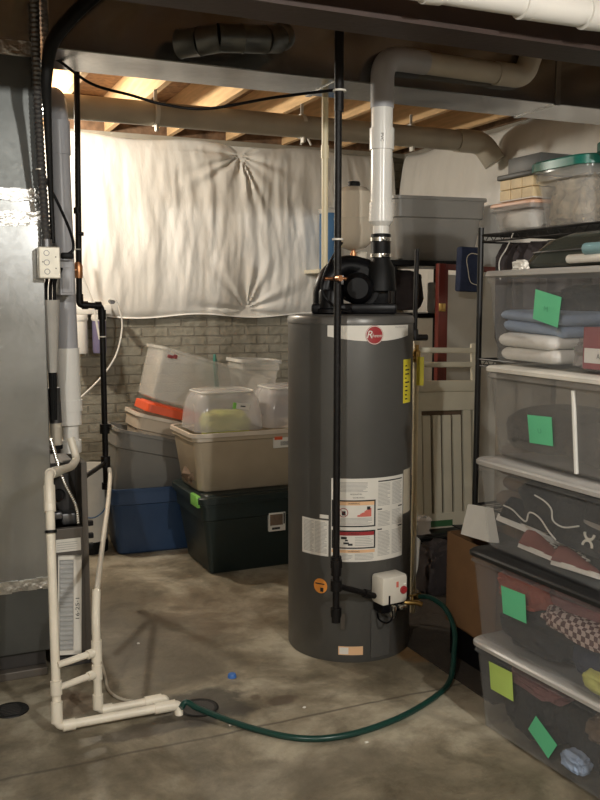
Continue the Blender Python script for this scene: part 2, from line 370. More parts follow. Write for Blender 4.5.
def folded(bm, lo, hi, n=3, seed=0):
    """a stack of n folded layers of cloth with rounded, wavy edges"""
    h = (hi[2]-lo[2])/n; random.seed(seed)
    for k in range(n):
        j = [random.uniform(-0.012, 0.012) for _ in range(4)]
        L, W = hi[0]-lo[0]+j[0], hi[1]-lo[1]+j[1]; cx, cy = (lo[0]+hi[0])/2+j[2], (lo[1]+hi[1])/2+j[3]; z0 = lo[2]+k*h; prev = None; f = None
        for t in range(7):
            a = PI*t/6; ins = (1-math.sin(a))*h*0.5; z = z0+h/2-math.cos(a)*h*0.5*0.98
            rg = ring(bm, [(cx+x, cy+y, z+0.007*noise.noise(Vector((x*16, y*16, seed+k)))) for x, y in rrect(L-2*ins, W-2*ins, 0.03, 8)])
            if prev: bridge(bm, prev, rg)
            else: f = rg
            prev = rg
        bm.faces.new(f[::-1]); bm.faces.new(prev)
    return bm
_fc = {}
def text_faces(body):
    """triangles of a word in built-in lettering, normalised to height 1"""
    if body in _fc: return _fc[body]
    cu = D.curves.new('lettering', 'FONT'); cu.body = body; cu.resolution_u = 3
    o = D.objects.new('lettering', cu); C.objects.link(o)
    dg = bpy.context.evaluated_depsgraph_get(); ev = o.evaluated_get(dg); me = ev.to_mesh()
    vs = [tuple(v.co) for v in me.vertices]; fs = [tuple(p.vertices) for p in me.polygons]
    ev.to_mesh_clear(); D.objects.remove(o); D.curves.remove(cu)
    xs = [v[0] for v in vs]; ys = [v[1] for v in vs]; h = max(ys)-min(ys); wd = max(xs)-min(xs)
    vs = [((v[0]-min(xs)-wd/2)/h, (v[1]-min(ys)-h/2)/h) for v in vs]
    _fc[body] = (vs, fs, wd/h); return _fc[body]
def text_on(bm, body, width, fn, maxh=None):
    vs, fs, asp = text_faces(body); h = width/asp
    hy = min(h, maxh) if maxh else h
    V = [bm.verts.new(fn(x*h, y*hy)) for x, y in vs]
    for f in fs:
        try: bm.faces.new([V[i] for i in f])
        except ValueError: pass
    return bm
class KB:  # a surface map: (s, t) in metres on a cylinder of radius R round (cx, cy)
    def __init__(s, cx, cy, R, a0): s.cx, s.cy, s.R, s.a0 = cx, cy, R, a0
    def p(s, phi, z, off=0.0):
        a = s.a0+phi; return Vector((s.cx+(s.R+off)*math.cos(a), s.cy+(s.R+off)*math.sin(a), z))
def patch(bm, kb, f0, f1, z0, z1, off=0.0008, n=None, zf=None):
    n = n or max(1, int(abs(f1-f0)*R2D/4)+1); top = []; bot = []; ti = []; bi = []
    for k in range(n+1):
        f = f0+(f1-f0)*k/n; zz0 = z0 if zf is None else zf(k/n)
        top.append(bm.verts.new(kb.p(f, z1, off))); bot.append(bm.verts.new(kb.p(f, zz0, off)))
        ti.append(bm.verts.new(kb.p(f, z1, -0.001))); bi.append(bm.verts.new(kb.p(f, zz0, -0.001)))
    for k in range(n):
        bm.faces.new((bot[k], bot[k+1], top[k+1], top[k])); bm.faces.new((bi[k], ti[k], ti[k+1], bi[k+1]))
        bm.faces.new((top[k], top[k+1], ti[k+1], ti[k])); bm.faces.new((bot[k], bi[k], bi[k+1], bot[k+1]))
    bm.faces.new((bot[0], top[0], ti[0], bi[0])); bm.faces.new((bot[n], bi[n], ti[n], top[n]))
    return bm
R2D = 180/PI; rad = math.radians
def copy_tree(src, loc, rot=None, label=None):
    r = src.copy(); C.objects.link(r); r.location = loc
    if rot: r.rotation_euler = rot
    if label: r['label'] = label
    for ch in list(src.children):
        c = ch.copy(); C.objects.link(c); c.parent = r
        for g in list(ch.children):
            d = g.copy(); C.objects.link(d); d.parent = c
    return r

# ================================================================== SETTING
XL, XR, YF, YB, ZJ, ZC = -2.4, 3.78, -2.4, 6.40, 2.74, 2.98
struct('floor', BX((XL-.1, YF-.1, -0.1), (XR+.1, YB+.1, 0.0)), 'floor')
struct('wall_back', BX((XL-.1, YB, 0), (XR+.1, YB+.12, ZC)), 'brick')
struct('wall_right', BX((XR, YF-.1, 0), (XR+.12, YB, ZC)), 'wallplain')
struct('wall_left', BX((XL-.12, YF-.1, 0), (XL, YB, ZC)), 'wallplain')
struct('wall_front', BX((XL, YF-.12, 0), (XR, YF, ZC)), 'wallplain')
struct('ceiling', BX((XL-.1, YF-.1, ZC), (XR+.1, YB+.1, ZC+.03)), 'osb')
# sill plate along the top of the back wall
struct('trim_1', BX((XL, YB-.02, ZJ-.035), (XR, YB+.1, ZJ)), 'sill')
struct('trim_2', BX((XL, YB-.015, ZJ), (XR, YB+.1, ZC)), 'rim')
struct('trim_3', BX((XR-.012, YF, ZJ), (XR+.1, YB-.02, ZC)), 'rim')
x = -2.2; k = 0
while x < XR-0.02:
    j = obj('ceiling_joist', BX((x-.019, 2.80, ZJ), (x+.019, YB, ZC), 0.002), 'joist', smooth=False)
    tagged(j, 'pine ceiling joist running to the back wall above the grey drain pipe', 'joist', 'pine joists above the back of the room')
    x += 0.4475
x = -2.2
while x < XR-0.02:
    j = obj('ceiling_joist', BX((x-.019, YF, ZJ), (x+.019, 2.6, ZC), 0.002), 'joist', smooth=False)
    tagged(j, 'pine ceiling joist in front of the steel beam', 'joist', 'pine joists in front of the beam')
    x += 0.4475

def insulation(name, u0, u1, z0, z1, fn, pinches, seed, label, thick=0.09, nu=260, nv=130, slope=None):
    bm = NB(); g = []
    for i in range(nu+1):
        row = []
        u = u0+(u1-u0)*i/nu
        for j in range(nv+1):
            tz = j/nv; top = z1+(slope(u) if slope else 0); z = z0+0.014*math.sin(u*7.0)+(top-z0)*tz
            edge = min(1.0, (tz*(1-tz)*4)**0.45) if 0 < tz < 1 else 0
            d = thick*edge
            q = Vector((u*7.0, z*1.5, seed)); d += 0.016*edge*noise.fractal(q, 0.9, 2.1, 4)
            d += 0.006*edge*(1-abs(noise.noise(Vector((u*11+1.6*noise.noise(Vector((u*2, z*1.2, 5+seed))), z*1.1, seed+4))))*2.4)
            d += 0.004*edge*noise.noise(Vector((u*30+2.2*noise.noise(Vector((u*3, z*2, 1+seed))), z*2.6, seed+8)))
            for (pu, pz, s) in pinches:
                du, dz = u-pu, z-pz; rr = math.hypot(du, dz)+1e-4; a = math.atan2(dz, du)
                fall = math.exp(-(rr/s)**2)
                d -= thick*0.45*math.exp(-(rr/(s*0.3))**2)
                d += 0.012*fall*min(1, rr/0.05)*math.cos(a*12+6*noise.noise(Vector((a*1.5, seed, 1))))
            if tz == 0: d = 0.03
            row.append(bm.verts.new(fn(u, z, max(0.004, d))))
        g.append(row)
    for i in range(nu):
        for j in range(nv): bm.faces.new((g[i][j], g[i+1][j], g[i+1][j+1], g[i][j+1]))
    # closed back so the blanket is a solid thing
    edge = [g[i][0] for i in range(nu+1)]+[g[nu][j] for j in range(1, nv+1)]+[g[i][nv] for i in range(nu-1, -1, -1)]+[g[0][j] for j in range(nv-1, 0, -1)]
    back = [bm.verts.new(fn(0, 0, 0) if False else v.co.copy()) for v in edge]
    for v, b in zip(edge, back):
        q = fn(0.0, 0.0, 0.0); ax = 1 if abs(fn(1.0, 0, 0)[0]-q[0]) > 0.5 else 0
        c = list(b.co); c[ax] = q[ax]; b.co = c
    bridge(bm, edge, back); bm.faces.new(back)
    o = obj(name, bm, 'vinyl'); return tagged(o, label, 'insulation')
insulation('insulation_blanket', 0.20, 3.66, 1.45, 2.72, lambda u, z, d: (u, YB-0.005-d, z),
           [(2.36, 2.64, 0.42), (2.40, 1.50, 0.42)], 3.0,
           'white vinyl-faced insulation blanket hung on the brick-pattern back wall')
insulation('insulation_blanket', 0.2, YB-.10, 1.45, 2.72, lambda u, z, d: (XR-0.005-d, u, z),
           [(5.3, 1.6, 0.30)], 9.0,
           'white vinyl-faced insulation blanket hung on the right-hand wall behind the wire shelf', thick=0.10)

# steel beam
bm = NB(); box(bm, (XL, 2.565, 2.452), (XR, 2.735, 2.468)); box(bm, (XL, 2.565, ZJ-.016), (XR, 2.735, ZJ)); box(bm, (XL, 2.644, 2.46), (XR, 2.656, ZJ-.01))
tagged(obj('steel_beam', bm, 'beam', smooth=False), 'brown painted steel I-beam crossing the room under the joists', 'beam')

# trunk duct
bm = NB(); box(bm, (0.55, 3.51, 2.50), (XR-.13, 3.82, 2.735), 0.003)
t = thing('trunk_duct', (0, 0, 0), 'long galvanized trunk duct under the joists behind the steel beam', 'duct')
obj('duct_body', bm, 'galvd', t, smooth=False)
for xx in (1.75, 2.92):
    obj('drive_cleat', BX((xx-.014, 3.504, 2.494), (xx+.014, 3.826, 2.735), 0.002), 'galv', t, smooth=False)
# adjustable round elbow duct in front of the trunk
t = thing('round_duct', (0, 0, 0), 'segmented round galvanized elbow duct lying in front of the trunk duct', 'duct')
cen = [(1.03, 3.42, 2.545), (1.085, 3.36, 2.545), (1.15, 3.32, 2.555), (1.235, 3.31, 2.56), (1.33, 3.32, 2.57), (1.40, 3.36, 2.59), (1.45, 3.42, 2.62)]
for a, b2 in zip(cen[:-1], cen[1:]):
    a, b2 = Vector(a), Vector(b2); d = (b2-a)*0.06
    obj('elbow_segment', TB([a-d, a, b2, b2+d], lambda i, n: 0.052 if 0 < i < 3 else 0.055, 20), 'galvp', t)

# ------------------------------------------------------------------ plenum / return drop, furnace
t = thing('duct_plenum', (0.22, 4.0, 0), 'large galvanized sheet-metal furnace plenum standing at the left edge', 'duct')
def pl(name, lo, hi, m, bev=0.004):
    return obj(name, BX([a-b for a, b in zip(lo, (0.22, 4.0, 0))], [a-b for a, b in zip(hi, (0.22, 4.0, 0))], bev), m, t, smooth=False)
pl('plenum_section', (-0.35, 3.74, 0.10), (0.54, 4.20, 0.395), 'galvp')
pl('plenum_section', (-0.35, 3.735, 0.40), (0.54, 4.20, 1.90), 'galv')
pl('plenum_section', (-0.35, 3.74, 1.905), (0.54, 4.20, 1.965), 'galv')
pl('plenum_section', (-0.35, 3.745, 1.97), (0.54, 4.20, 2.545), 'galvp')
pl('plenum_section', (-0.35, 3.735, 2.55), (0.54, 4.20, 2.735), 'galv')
pl('base_rail', (-0.35, 3.72, 0.0), (0.50, 4.18, 0.035), 'furn')
pl('base_rail', (-0.35, 3.76, 0.035), (0.50, 4.18, 0.10), 'furnd')
for z, hh in ((0.40, 0.030), (1.90, 0.035), (1.99, 0.03), (2.55, 0.035)):
    bm = NB(); n = 36
    for k in range(n):
        x0 = -0.35+0.892*k/n; x1 = -0.35+0.892*(k+1)/n
        box(bm, (x0-.22, 3.7315-4.0, z-hh+random.uniform(-.004, .004)), (x1-.22, 3.736-4.0, z+hh*0.6+random.uniform(-.004, .004)))
    box(bm, (0.5395-.22, 3.7315-4.0, z-hh), (0.5435-.22, 3.80-4.0, z+hh*0.6))
    tagged(obj('foil_tape', bm, 'foil', t, smooth=False), 'shiny crinkled foil tape')

t = thing('furnace', (0.38, 4.2, 0), 'brown-grey furnace cabinet standing behind the plenum with open upper bay', 'furnace')
F0 = (0.38, 4.2, 0)
def fu(name, lo, hi, m, bev=0.003, par=None):
    return obj(name, BX([a-b for a, b in zip(lo, F0)], [a-b for a, b in zip(hi, F0)], bev), m, par or t, smooth=False)
fu('cabinet', (0.05, 4.21, 0.0), (0.70, 4.6, 0.88), 'furn')
bm = NB()
box(bm, (0.675-.38, 3.80-4.2, 0.0), (0.70-.38, 4.21-4.2, 0.88), 0.002)
bmm = [v for v in bm.verts if v.co.z > .8 and v.co.y < -0.2]
obj('side_panel', bm, 'furn', t, smooth=False)
fu('front_panel', (0.545, 3.80, 0.0), (0.676, 3.83, 0.60), 'furn')
fu('control_bay', (0.545, 3.95, 0.60), (0.676, 4.2, 0.86), 'furnd')
fu('base', (0.545, 3.77, 0.0), (0.69, 3.80, 0.05), 'furnd')
for z in (0.50, 0.545, 0.60):
    fu('door_latch', (0.70, 3.80, z), (0.722, 3.825, z+.022), 'rubber')
lb = fu('rating_label', (0.55, 3.796, 0.50), (0.665, 3.8, 0.555), 'label', 0)
bm = NB()
for k in range(4): box(bm, (0.565-.38, 3.7945-4.2, 0.51+k*.01), (0.65-.38, 3.7958-4.2, 0.512+k*.01))
obj('label_print', bm, 'labelg', lb, smooth=False)
obj('knockout_plug', LT([(0.001, 0.006), (0.012, 0.006), (0.014, 0)], 16, (0.655-.38, 3.80-4.2, 0.40), 'Y'), 'rubber', t)
obj('knockout_plug', LT([(0.001, 0.01), (0.024, 0.01), (0.028, 0)], 16, (0.60-.38, 3.93-4.2, 0.72), 'Y'), 'rubber', t)
# flexible conduit inside the bay
obj('flex_whip', corrugated(NB(), [Vector(p)-Vector(F0) for p in spline([(0.545, 3.74, 1.00), (0.575, 3.75, 0.88), (0.60, 3.76, 0.80), (0.645, 3.78, 0.70), (0.655, 3.79, 0.62)])], 0.008, 0.010), 'steel', t)
obj('gas_valve', box(box(NB(), (0.60-.38, 3.86-4.2, 0.60), (0.66-.38, 3.94-4.2, 0.65), 0.008), (0.56-.38, 3.85-4.2, 0.63), (0.60-.38, 3.9-4.2, 0.66), .005), 'conduit', t)

# air filter standing against the furnace
t = thing('air_filter', (0.60, 3.745, 0.065), 'pleated air filter in white card frame marked 16 25 1, against the furnace', 'filter', rot=(rad(-3), rad(1.5), rad(-12)))
bm = NB(); box(bm, (-0.05, -0.012, 0), (0.045, 0.012, 0.018), 0.001); box(bm, (-0.05, -0.012, 0.41), (0.045, 0.012, 0.425), 0.001)
box(bm, (0.012, -0.012, 0), (0.045, 0.012, 0.425), 0.001); box(bm, (-0.052, -0.012, 0), (-0.046, 0.012, 0.425), 0.001)
obj('card_frame', bm, 'white', t, smooth=False)
bm = NB()
for k in range(19):
    z = 0.02+k*0.0205; box(bm, (-0.046, -0.009, z), (0.012, 0.004, z+0.0145), 0.005)
box(bm, (-0.046, -0.002, 0.01), (0.012, 0.006, 0.415)); obj('pleated_media', bm, 'pleat', t, smooth=False)
bm = NB(); text_on(bm, '16·25·1', 0.09, lambda x, y: Vector((0.0285-y, -0.0125, 0.20+x)), 0.016)
obj('size_marking', bm, 'ink', t, smooth=False)

# ------------------------------------------------------------------ PVC flue pair at left
t = thing('flue_pipe', (0.655, 4.0, 0.9), 'thick grey and white plastic flue pipe rising behind the plenum edge', 'pipe')
O = Vector((0.655, 4.0, 0.9))
def off(pts, o): return [Vector(p)-Vector(o) for p in pts]
up = [(0.665, 4.0, 1.30), (0.65, 4.0, 2.36), (0.66, 4.12, 2.46), (0.70, 4.5, 2.47)]
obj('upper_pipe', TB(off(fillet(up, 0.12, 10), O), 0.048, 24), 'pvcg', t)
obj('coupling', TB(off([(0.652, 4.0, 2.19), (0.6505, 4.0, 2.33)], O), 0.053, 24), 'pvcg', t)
obj('lower_pipe', TB(off([(0.668, 4.0, 1.02), (0.665, 4.0, 1.36)], O), 0.052, 24), 'pvc', t)
obj('coupling', TB(off([(0.669, 4.0, 1.08), (0.668, 4.0, 1.13)], O), 0.056, 24), 'pvc', t)
obj('coupling', TB(off([(0.67, 4.0, 0.92), (0.669, 4.0, 1.06)], O), 0.036, 24), 'pvc', t)
obj('coupling', TB(off([(0.67, 4.0, 0.895), (0.67, 4.0, 0.95)], O), 0.046, 24), 'pvc', t)

# horizontal drain pipe under the joists
t = thing('drain_pipe', (0, 0, 0), 'long grey-beige drain pipe hung under the joists in front of the back wall', 'pipe')
hp = [(0.55, 5.06, 2.615), (3.35, 5.00, 2.60)]
obj('pipe_run', TB(hp, 0.066, 24), 'pvcdirtyshade', t)
obj('pipe_elbow', TB(fillet([(3.35, 5.0, 2.60), (3.55, 5.0, 2.60), (3.62, 4.95, 2.47)], 0.07, 8), 0.074, 24), 'pvcdirtyshade', t)
for xx in (1.36, 2.26, 3.02):
    bm = TB([(xx-.012, 5.03, 2.610), (xx+.012, 5.03, 2.610)], 0.071, 24)
    box(bm, (xx-.009, 5.02, 2.67), (xx+.009, 5.024, ZJ)); box(bm, (xx-.008, 4.985, 2.51), (xx+.010, 5.03, 2.545), 0.006)
    obj('pipe_hanger', bm, 'white', t)
# short white pipe stubs beyond the drain pipe
for xx, r_ in ((2.712, -0.6), (2.733, 0.6)):
    o = obj('cable_clip', TB([(xx, 6.0, ZJ+.01), (xx+r_*0.05, 5.98, ZJ-.06)], 0.008, 10), 'white')
    tagged(o, 'tiny white cable clip dangling from a joist above the insulation', 'cable clip', 'white clips above the insulation')

# PVC sewer pipe in front of the beam
t = thing('sewer_pipe', (0, 0, 0), 'glossy white plastic sewer pipe crossing the top right corner before the beam', 'pipe')
obj('pipe_run', TB([(0.9, 2.43, 2.515), (XR-.15, 2.43, 2.535)], 0.045, 24), 'pvc', t)
for x0, x1, r_ in ((1.50, 1.56, 0.051), (1.86, 1.90, 0.052), (1.90, 2.1, 0.050), (2.12, 2.20, 0.053)):
    obj('coupling', TB([(x0, 2.43, 2.519), (x1, 2.43, 2.522)], r_, 24), 'pvc', t)
obj('branch', TB([(2.03, 2.43, 2.53), (1.93, 2.40, 2.73)], 0.05, 24), 'pvc', t)
bm = NB(); text_on(bm, 'PVC DWV', 0.16, lambda x, y: Vector((1.72+x, 2.3845-0.0006, 2.518+y)), 0.008)
obj('pipe_print', bm, 'pvcdirtyshade', t, smooth=False)

# condensate vent: thick pipe behind beam + vertical riser into the water heater
HX, HY, HR = 1.84, 3.56, 0.28
A0 = rad(-117.3)
K = KB(HX, HY, HR, A0)
VX, VY = 1.935, 3.46
t = thing('vent_pipe', (VX, VY, 1.83), 'white plastic vent pipe rising from the water heater and turning right', 'pipe')
O = Vector((VX, VY, 1.83))
obj('riser', TB(off([(VX, VY, 1.93), (VX, VY, 2.40)], O), 0.047, 28), 'pvc', t)
obj('elbow', TB(off(fillet([(VX, VY, 2.39), (VX, VY, 2.605), (VX+.22, VY+.01, 2.605)], 0.09, 10), O), 0.051, 28), 'pvcg', t)  # grey puts the beam's shade into the white elbow's colour
obj('cross_run', TB(off([(VX+.14, VY+.01, 2.605), (VX+.66, VY+.02, 2.60)], O), 0.047, 28), 'pvcdirtyshade', t)  # white pipe coloured darker for the shade behind the beam
obj('end_elbow', TB(off(fillet([(VX+.6, VY+.02, 2.60), (VX+.76, VY+.02, 2.60), (VX+.80, VY+.02, 2.70)], 0.09, 10), O), 0.052, 28), 'pvcdirtyshade', t)  # white end coloured darker for the beam's shadow
obj('coupling', TB(off([(VX, VY, 2.215), (VX, VY, 2.305)], O), 0.054, 28), 'pvc', t)
obj('reducer', LT([(0.052, 0.16), (0.053, 0.08), (0.045, 0.07), (0.036, 0.06), (0.036, 0.0)], 28, (0, 0, 0)), 'pvc', t)
bm = NB(); kb = KB(0, 0, 0.0545, A0)
text_on(bm, 'PVC', 0.035, lambda x, y: kb.p((y)/0.0545, 2.26-1.83-x, 0.0006), 0.012)
obj('coupling_print', bm, 'ink', t, smooth=False)

# ------------------------------------------------------------------ water heater
t = thing('water_heater', (HX, HY, 0), 'tall dark grey cylindrical water heater with a white band and red badge', 'water heater')
HO = Vector((HX, HY, 0)); KL = KB(0, 0, HR, A0)
obj('tank_jacket', LT([(0.01, 0.0), (HR-.004, 0.0), (HR, 0.006), (HR, 1.468), (HR-0.0005, 1.472)], 96), 'heater', t)
obj('top_cap', LT([(HR-.002, 1.468), (HR+.003, 1.470), (HR+.003, 1.490), (HR-.004, 1.502), (HR-.03, 1.508), (0.01, 1.512)], 96), 'heatertop', t)
def cyl_label(name, f0, f1, z0, z1, m='label', label=None, off_=0.0012, zf=None):
    o = obj(name, patch(NB(), KL, rad(f0), rad(f1), z0, z1, off_, zf=zf), m, t)
    if label: o['label'] = label
    return o
def lines(parent, f0, f1, z0, z1, n, m='labelg', off_=0.0018, th=0.0022, jag=True):
    bm = NB()
    for k in range(n):
        z = z1-(z1-z0)*(k+.5)/n; e = f1-(random.random()*0.25*(f1-f0) if jag and random.random() < .4 else 0)
        patch(bm, KL, rad(f0), rad(e), z, z+th, off_)
    return obj('printed_text', bm, m, parent)
def word(parent, s, fc, zc, width, h, m='ink', name='lettering'):
    bm = NB(); text_on(bm, s, width, lambda x, y: KL.p(rad(fc)+x/HR, zc+y, 0.0024), h)
    return obj(name, bm, m, parent, smooth=False)
# white band and badge
band = cyl_label('white_band', -20, 62, 1.40, 1.464, 'label', 'white band', 0.0012, zf=lambda s: 1.418-0.020*math.sin(PI*s))
bm = NB(); n = 40; 
def disc(bm, kb, fc, zc, r0, r1, off_, n=40):
    a = []; b2 = []
    for k in range(n):
        th = 2*PI*k/n
        a.append(bm.verts.new(kb.p(fc+r0*math.cos(th)/kb.R, zc+r0*math.sin(th), off_)))
        b2.append(bm.verts.new(kb.p(fc+r1*math.cos(th)/kb.R, zc+r1*math.sin(th), off_)))
    bridge(bm, a, b2)
    if r0 < 0.002: bm.faces.new(a[::-1])
bg = disc(bm, KL, rad(21), 1.424, 0.0005, 0.040, 0.0028); badge = obj('badge', bm, 'red', t, smooth=False); badge['label'] = 'round red maker badge'
bm = NB(); disc(bm, KL, rad(21), 1.424, 0.036, 0.0385, 0.0034); obj('badge_ring', bm, 'label', badge, smooth=False)
bm = NB(); text_on(bm, 'R', 0.024, lambda x, y: KL.p(rad(21)+(x-0.018+y*0.25)/HR, 1.427+y, 0.0040), 0.036)
text_on(bm, 'heem', 0.043, lambda x, y: KL.p(rad(21)+(x+0.012+y*0.25)/HR, 1.422+y, 0.0040), 0.030)
obj('badge_lettering', bm, 'label', badge, smooth=False)
word(band, 'PROFESSIONAL', 50, 1.455, 0.075, 0.006, 'labelg')
# big instruction label
big = cyl_label('instruction_label', -16, 56, 0.452, 0.815, 'label', 'large white instruction label with warning panels')
lines(big, -8, 16, 0.755, 0.80, 8); word(big, 'RESIDENTIAL', 6, 0.748, 0.05, 0.006); word(big, 'WARNING', 8, 0.733, 0.05, 0.006)
def panel(z0, z1, head, f0=-15.5, f1=23.5):
    bm = NB(); patch(bm, KL, rad(f0), rad(f1), z0, z1, 0.002); fr = obj('panel_border', bm, 'ink', big)
    bm = NB(); patch(bm, KL, rad(f0+1.4), rad(f1-1.4), z0+.006, z1-.006, 0.0026); obj('panel_face', bm, 'label', big)
    bm = NB(); patch(bm, KL, rad(f0+1.4), rad(f1-1.4), z1-.022, z1-.006, 0.003); obj('panel_header', bm, head, big)
    word(big, 'WARNING', (f0+f1)/2, z1-.014, 0.05, 0.008, 'ink').location = KL.p(rad(4), 0, 0.0012).normalized()*0.0012
panel(0.605, 0.722, 'peach'); panel(0.510, 0.590, 'red')
bm = NB(); disc(bm, KL, rad(-5), 0.668, 0.017, 0.020, 0.0034, 24)
for a in range(8): patch(bm, KL, rad(-8.2+a*0.8), rad(-7.6+a*0.8), 0.681-a*0.0036-.003, 0.681-a*0.0036, 0.0036)
obj('no_fuel_sign', bm, 'red', big, smooth=False)
bm = NB(); patch(bm, KL, rad(-6.5), rad(-3.2), 0.656, 0.674, 0.0032); obj('fuel_can', bm, 'ink', big)
bm = NB()
for k in range(10): patch(bm, KL, rad(7+k*1.25), rad(8.2+k*1.25), 0.650, 0.654+0.0035*k+0.004*random.random(), 0.0034, 1)
obj('flame_picture', bm, 'salmon', big, smooth=False)
bm = NB(); patch(bm, KL, rad(15.5), rad(18.5), 0.680, 0.694, 0.0038); obj('flame_can', bm, 'ink', big)
lines(big, -12, 20, 0.613, 0.645, 6, off_=0.0032)
lines(big, 5, 21, 0.52, 0.563, 6, off_=0.0032)
bm = NB()
for f, z, w2, h in ((-12, .548, 4, .007), (-7, .552, 5, .010), (-3.5, .543, 2.5, .007), (-5, .530, 5, .008), (-1, .524, 4, .009)): patch(bm, KL, rad(f), rad(f+w2), z, z+h, 0.0034)
obj('hands_picture', bm, 'ink', big)
bm = NB(); patch(bm, KL, rad(-15.5), rad(23), 0.492, 0.505, 0.002); o = obj('panel_header', bm, 'peach', big)
word(big, 'WARNING', 4, 0.4985, 0.05, 0.008, 'ink').location = (0, 0, 0)
lines(big, -14, 3, 0.458, 0.488, 5); lines(big, 5, 22, 0.458, 0.488, 5)
for a, b2, z in ((26, 54, .797), (25.5, 30, .675), (49, 54.5, .677), (25.5, 30, .587), (49, 54.5, .589)): obj('text_heading', patch(NB(), KL, rad(a), rad(b2), z, z+.005, 0.002), 'ink', big)
for z0, z1 in ((0.69, 0.79), (0.60, 0.668), (0.47, 0.58)):
    lines(big, 26, 38.5, z0, z1, int((z1-z0)/0.0058)); lines(big, 41, 54, z0, z1, int((z1-z0)/0.0058))
# left data label
dl = cyl_label('data_label', -47, -18.5, 0.470, 0.628, 'labelbg', 'narrow printed data label')
dl.data.materials[0] = M['label']
lines(dl, -45, -33, 0.48, 0.62, 24); lines(dl, -32, -20, 0.48, 0.62, 24)
cyl_label('small_label', -27, -18.5, 0.636, 0.652, 'label')
# right beige label and yellow energy label
cyl_label('beige_label', 57.5, 74, 0.635, 0.83, 'labelbg', 'beige paper label')
en = cyl_label('energy_label', 55, 70, 1.125, 1.315, 'yellow', 'yellow energy guide label')
bm = NB()
for k in range(9): patch(bm, KL, rad(58), rad(60+random.random()*7), 1.14+k*0.018, 1.146+k*0.018, 0.002)
obj('printed_text', bm, 'ink', en)
bm = NB(); disc(bm, KL, rad(-26), 0.335, 0.0005, 0.033, 0.002, 28); os_ = obj('round_sticker', bm, 'orange', t, smooth=False); os_['label'] = 'round orange sticker'
bm = NB(); patch(bm, KL, rad(-31), rad(-22), 0.342, 0.347, 0.003); patch(bm, KL, rad(-26), rad(-23), 0.31, 0.328, 0.003); obj('sticker_print', bm, 'ink', os_)
bl = cyl_label('base_sticker', -9, 13, 0.036, 0.074, 'peach', 'orange and white base sticker')
bm = NB(); patch(bm, KL, rad(-8), rad(0), 0.04, 0.07, 0.002); obj('sticker_panel', bm, 'label', bl)
cyl_label('access_cover', 20, 39, 0.02, 0.235, 'heater', None, 0.006)
cyl_label('rust_streak', -7, -3.5, 0.15, 0.22, 'furn', None, 0.001)
# gas control
cpos = KL.p(rad(34), 0.33, 0.0); ang = A0+rad(34)
mt = Matrix.Translation(cpos) @ Matrix.Rotation(ang, 4, 'Z')
bm = NB(); box(bm, (-0.005, -0.073, -0.055), (0.085, 0.062, 0.072), 0.016, mt); gc = obj('control_cover', bm, 'ctrl', t); gc['label'] = 'white gas control cover'
bm = NB(); box(bm, (-0.005, -0.062, -0.095), (0.070, 0.05, -0.05), 0.01, mt); obj('control_body', bm, 'black', t)
lathe(bm := NB(), [(0.001, 0.006), (0.017, 0.006), (0.017, 0)], 20, (0, 0, 0)); 
for v in bm.verts: v.co = mt @ Vector((0.085+v.co.z, 0.035+v.co.x, 0.005+v.co.y))
obj('control_knob', bm, 'red', gc)
bm = NB(); box(bm, (0.084, -0.002, 0.02), (0.0865, 0.010, 0.045), 0.001, mt); obj('status_window', bm, 'salmon', gc)
bm = NB(); box(bm, (0.084, -0.042, -0.055), (0.088, -0.034, -0.01), 0.001, mt); obj('cover_slot', bm, 'black', gc)
bm = NB(); box(bm, (0.01, -0.02, -0.115), (0.09, 0.0, -0.06), 0.006, mt); box(bm, (0.02, 0.012, -0.08), (0.10, 0.05, -0.062), 0.005, mt); obj('igniter', bm, 'steel', t)
obj('control_wire', TB([mt @ p for p in spline([Vector((0.06, -0.01, -0.07)), Vector((0.10, -0.03, -0.10)), Vector((0.08, -0.045, -0.13)), Vector((0.03, -0.05, -0.13)), Vector((0.0, -0.04, -0.11))])], 0.004, 8), 'black', t)
# blower on top
Bz = 1.51
def P3(dx, dy): # dx right in view, dy away, local around heater axis
    c, s = math.cos(rad(-27.3)), math.sin(rad(-27.3)); return (dx*c-dy*s, dx*s+dy*c)
rt = Matrix.Rotation(rad(-27.3), 4, 'Z')
def vb(*boxes, bev=0.012):
    bm = NB()
    for lo, hi in boxes: box(bm, lo, hi, bev, rt)
    return bm
obj('blower_base', vb(((-0.17, -0.15, Bz), (0.20, 0.14, Bz+0.045))), 'black', t)
# snail housing: a spiral loft facing the camera
bm = NB(); fr = []; bk = []; n = 40
for k in range(n+1):
    a = 2*PI*k/n; r = 0.075+0.040*k/n
    x_, z_ = 0.02-r*math.sin(a), Bz+0.12-r*math.cos(a)*0.95
    fr.append(bm.verts.new(rt @ Vector((x_, -0.08, z_)))); bk.append(bm.verts.new(rt @ Vector((x_, 0.05, z_))))
for k in range(n): bm.faces.new((fr[k], fr[k+1], bk[k+1], bk[k]))
bm.faces.new(fr[::-1]); bm.faces.new(bk)
bmesh.ops.bevel(bm, geom=[e for e in bm.edges if len(e.link_faces) == 2 and e.calc_face_angle(0) > 1.2], offset=0.014, segments=3, affect='EDGES')
obj('blower_housing', bm, 'black', t)
bm = NB(); lathe(bm, [(0.001, 0.075), (0.045, 0.075), (0.062, 0.06), (0.07, 0.03), (0.07, 0.0)], 32, (0, 0, 0), 'Y')
for v in bm.verts: v.co = rt @ (v.co+Vector((0.03, -0.08, Bz+0.11)))
obj('blower_motor', bm, 'black', t)
bm = NB(); tube(bm, [rt @ Vector(p) for p in fillet([(-0.115, -0.09, Bz+.01), (-0.115, -0.09, Bz+.14), (-0.03, -0.05, Bz+.215), (0.07, -0.02, Bz+.19)], 0.09, 10)], 0.05, 20)
obj('air_inlet', bm, 'black', t)
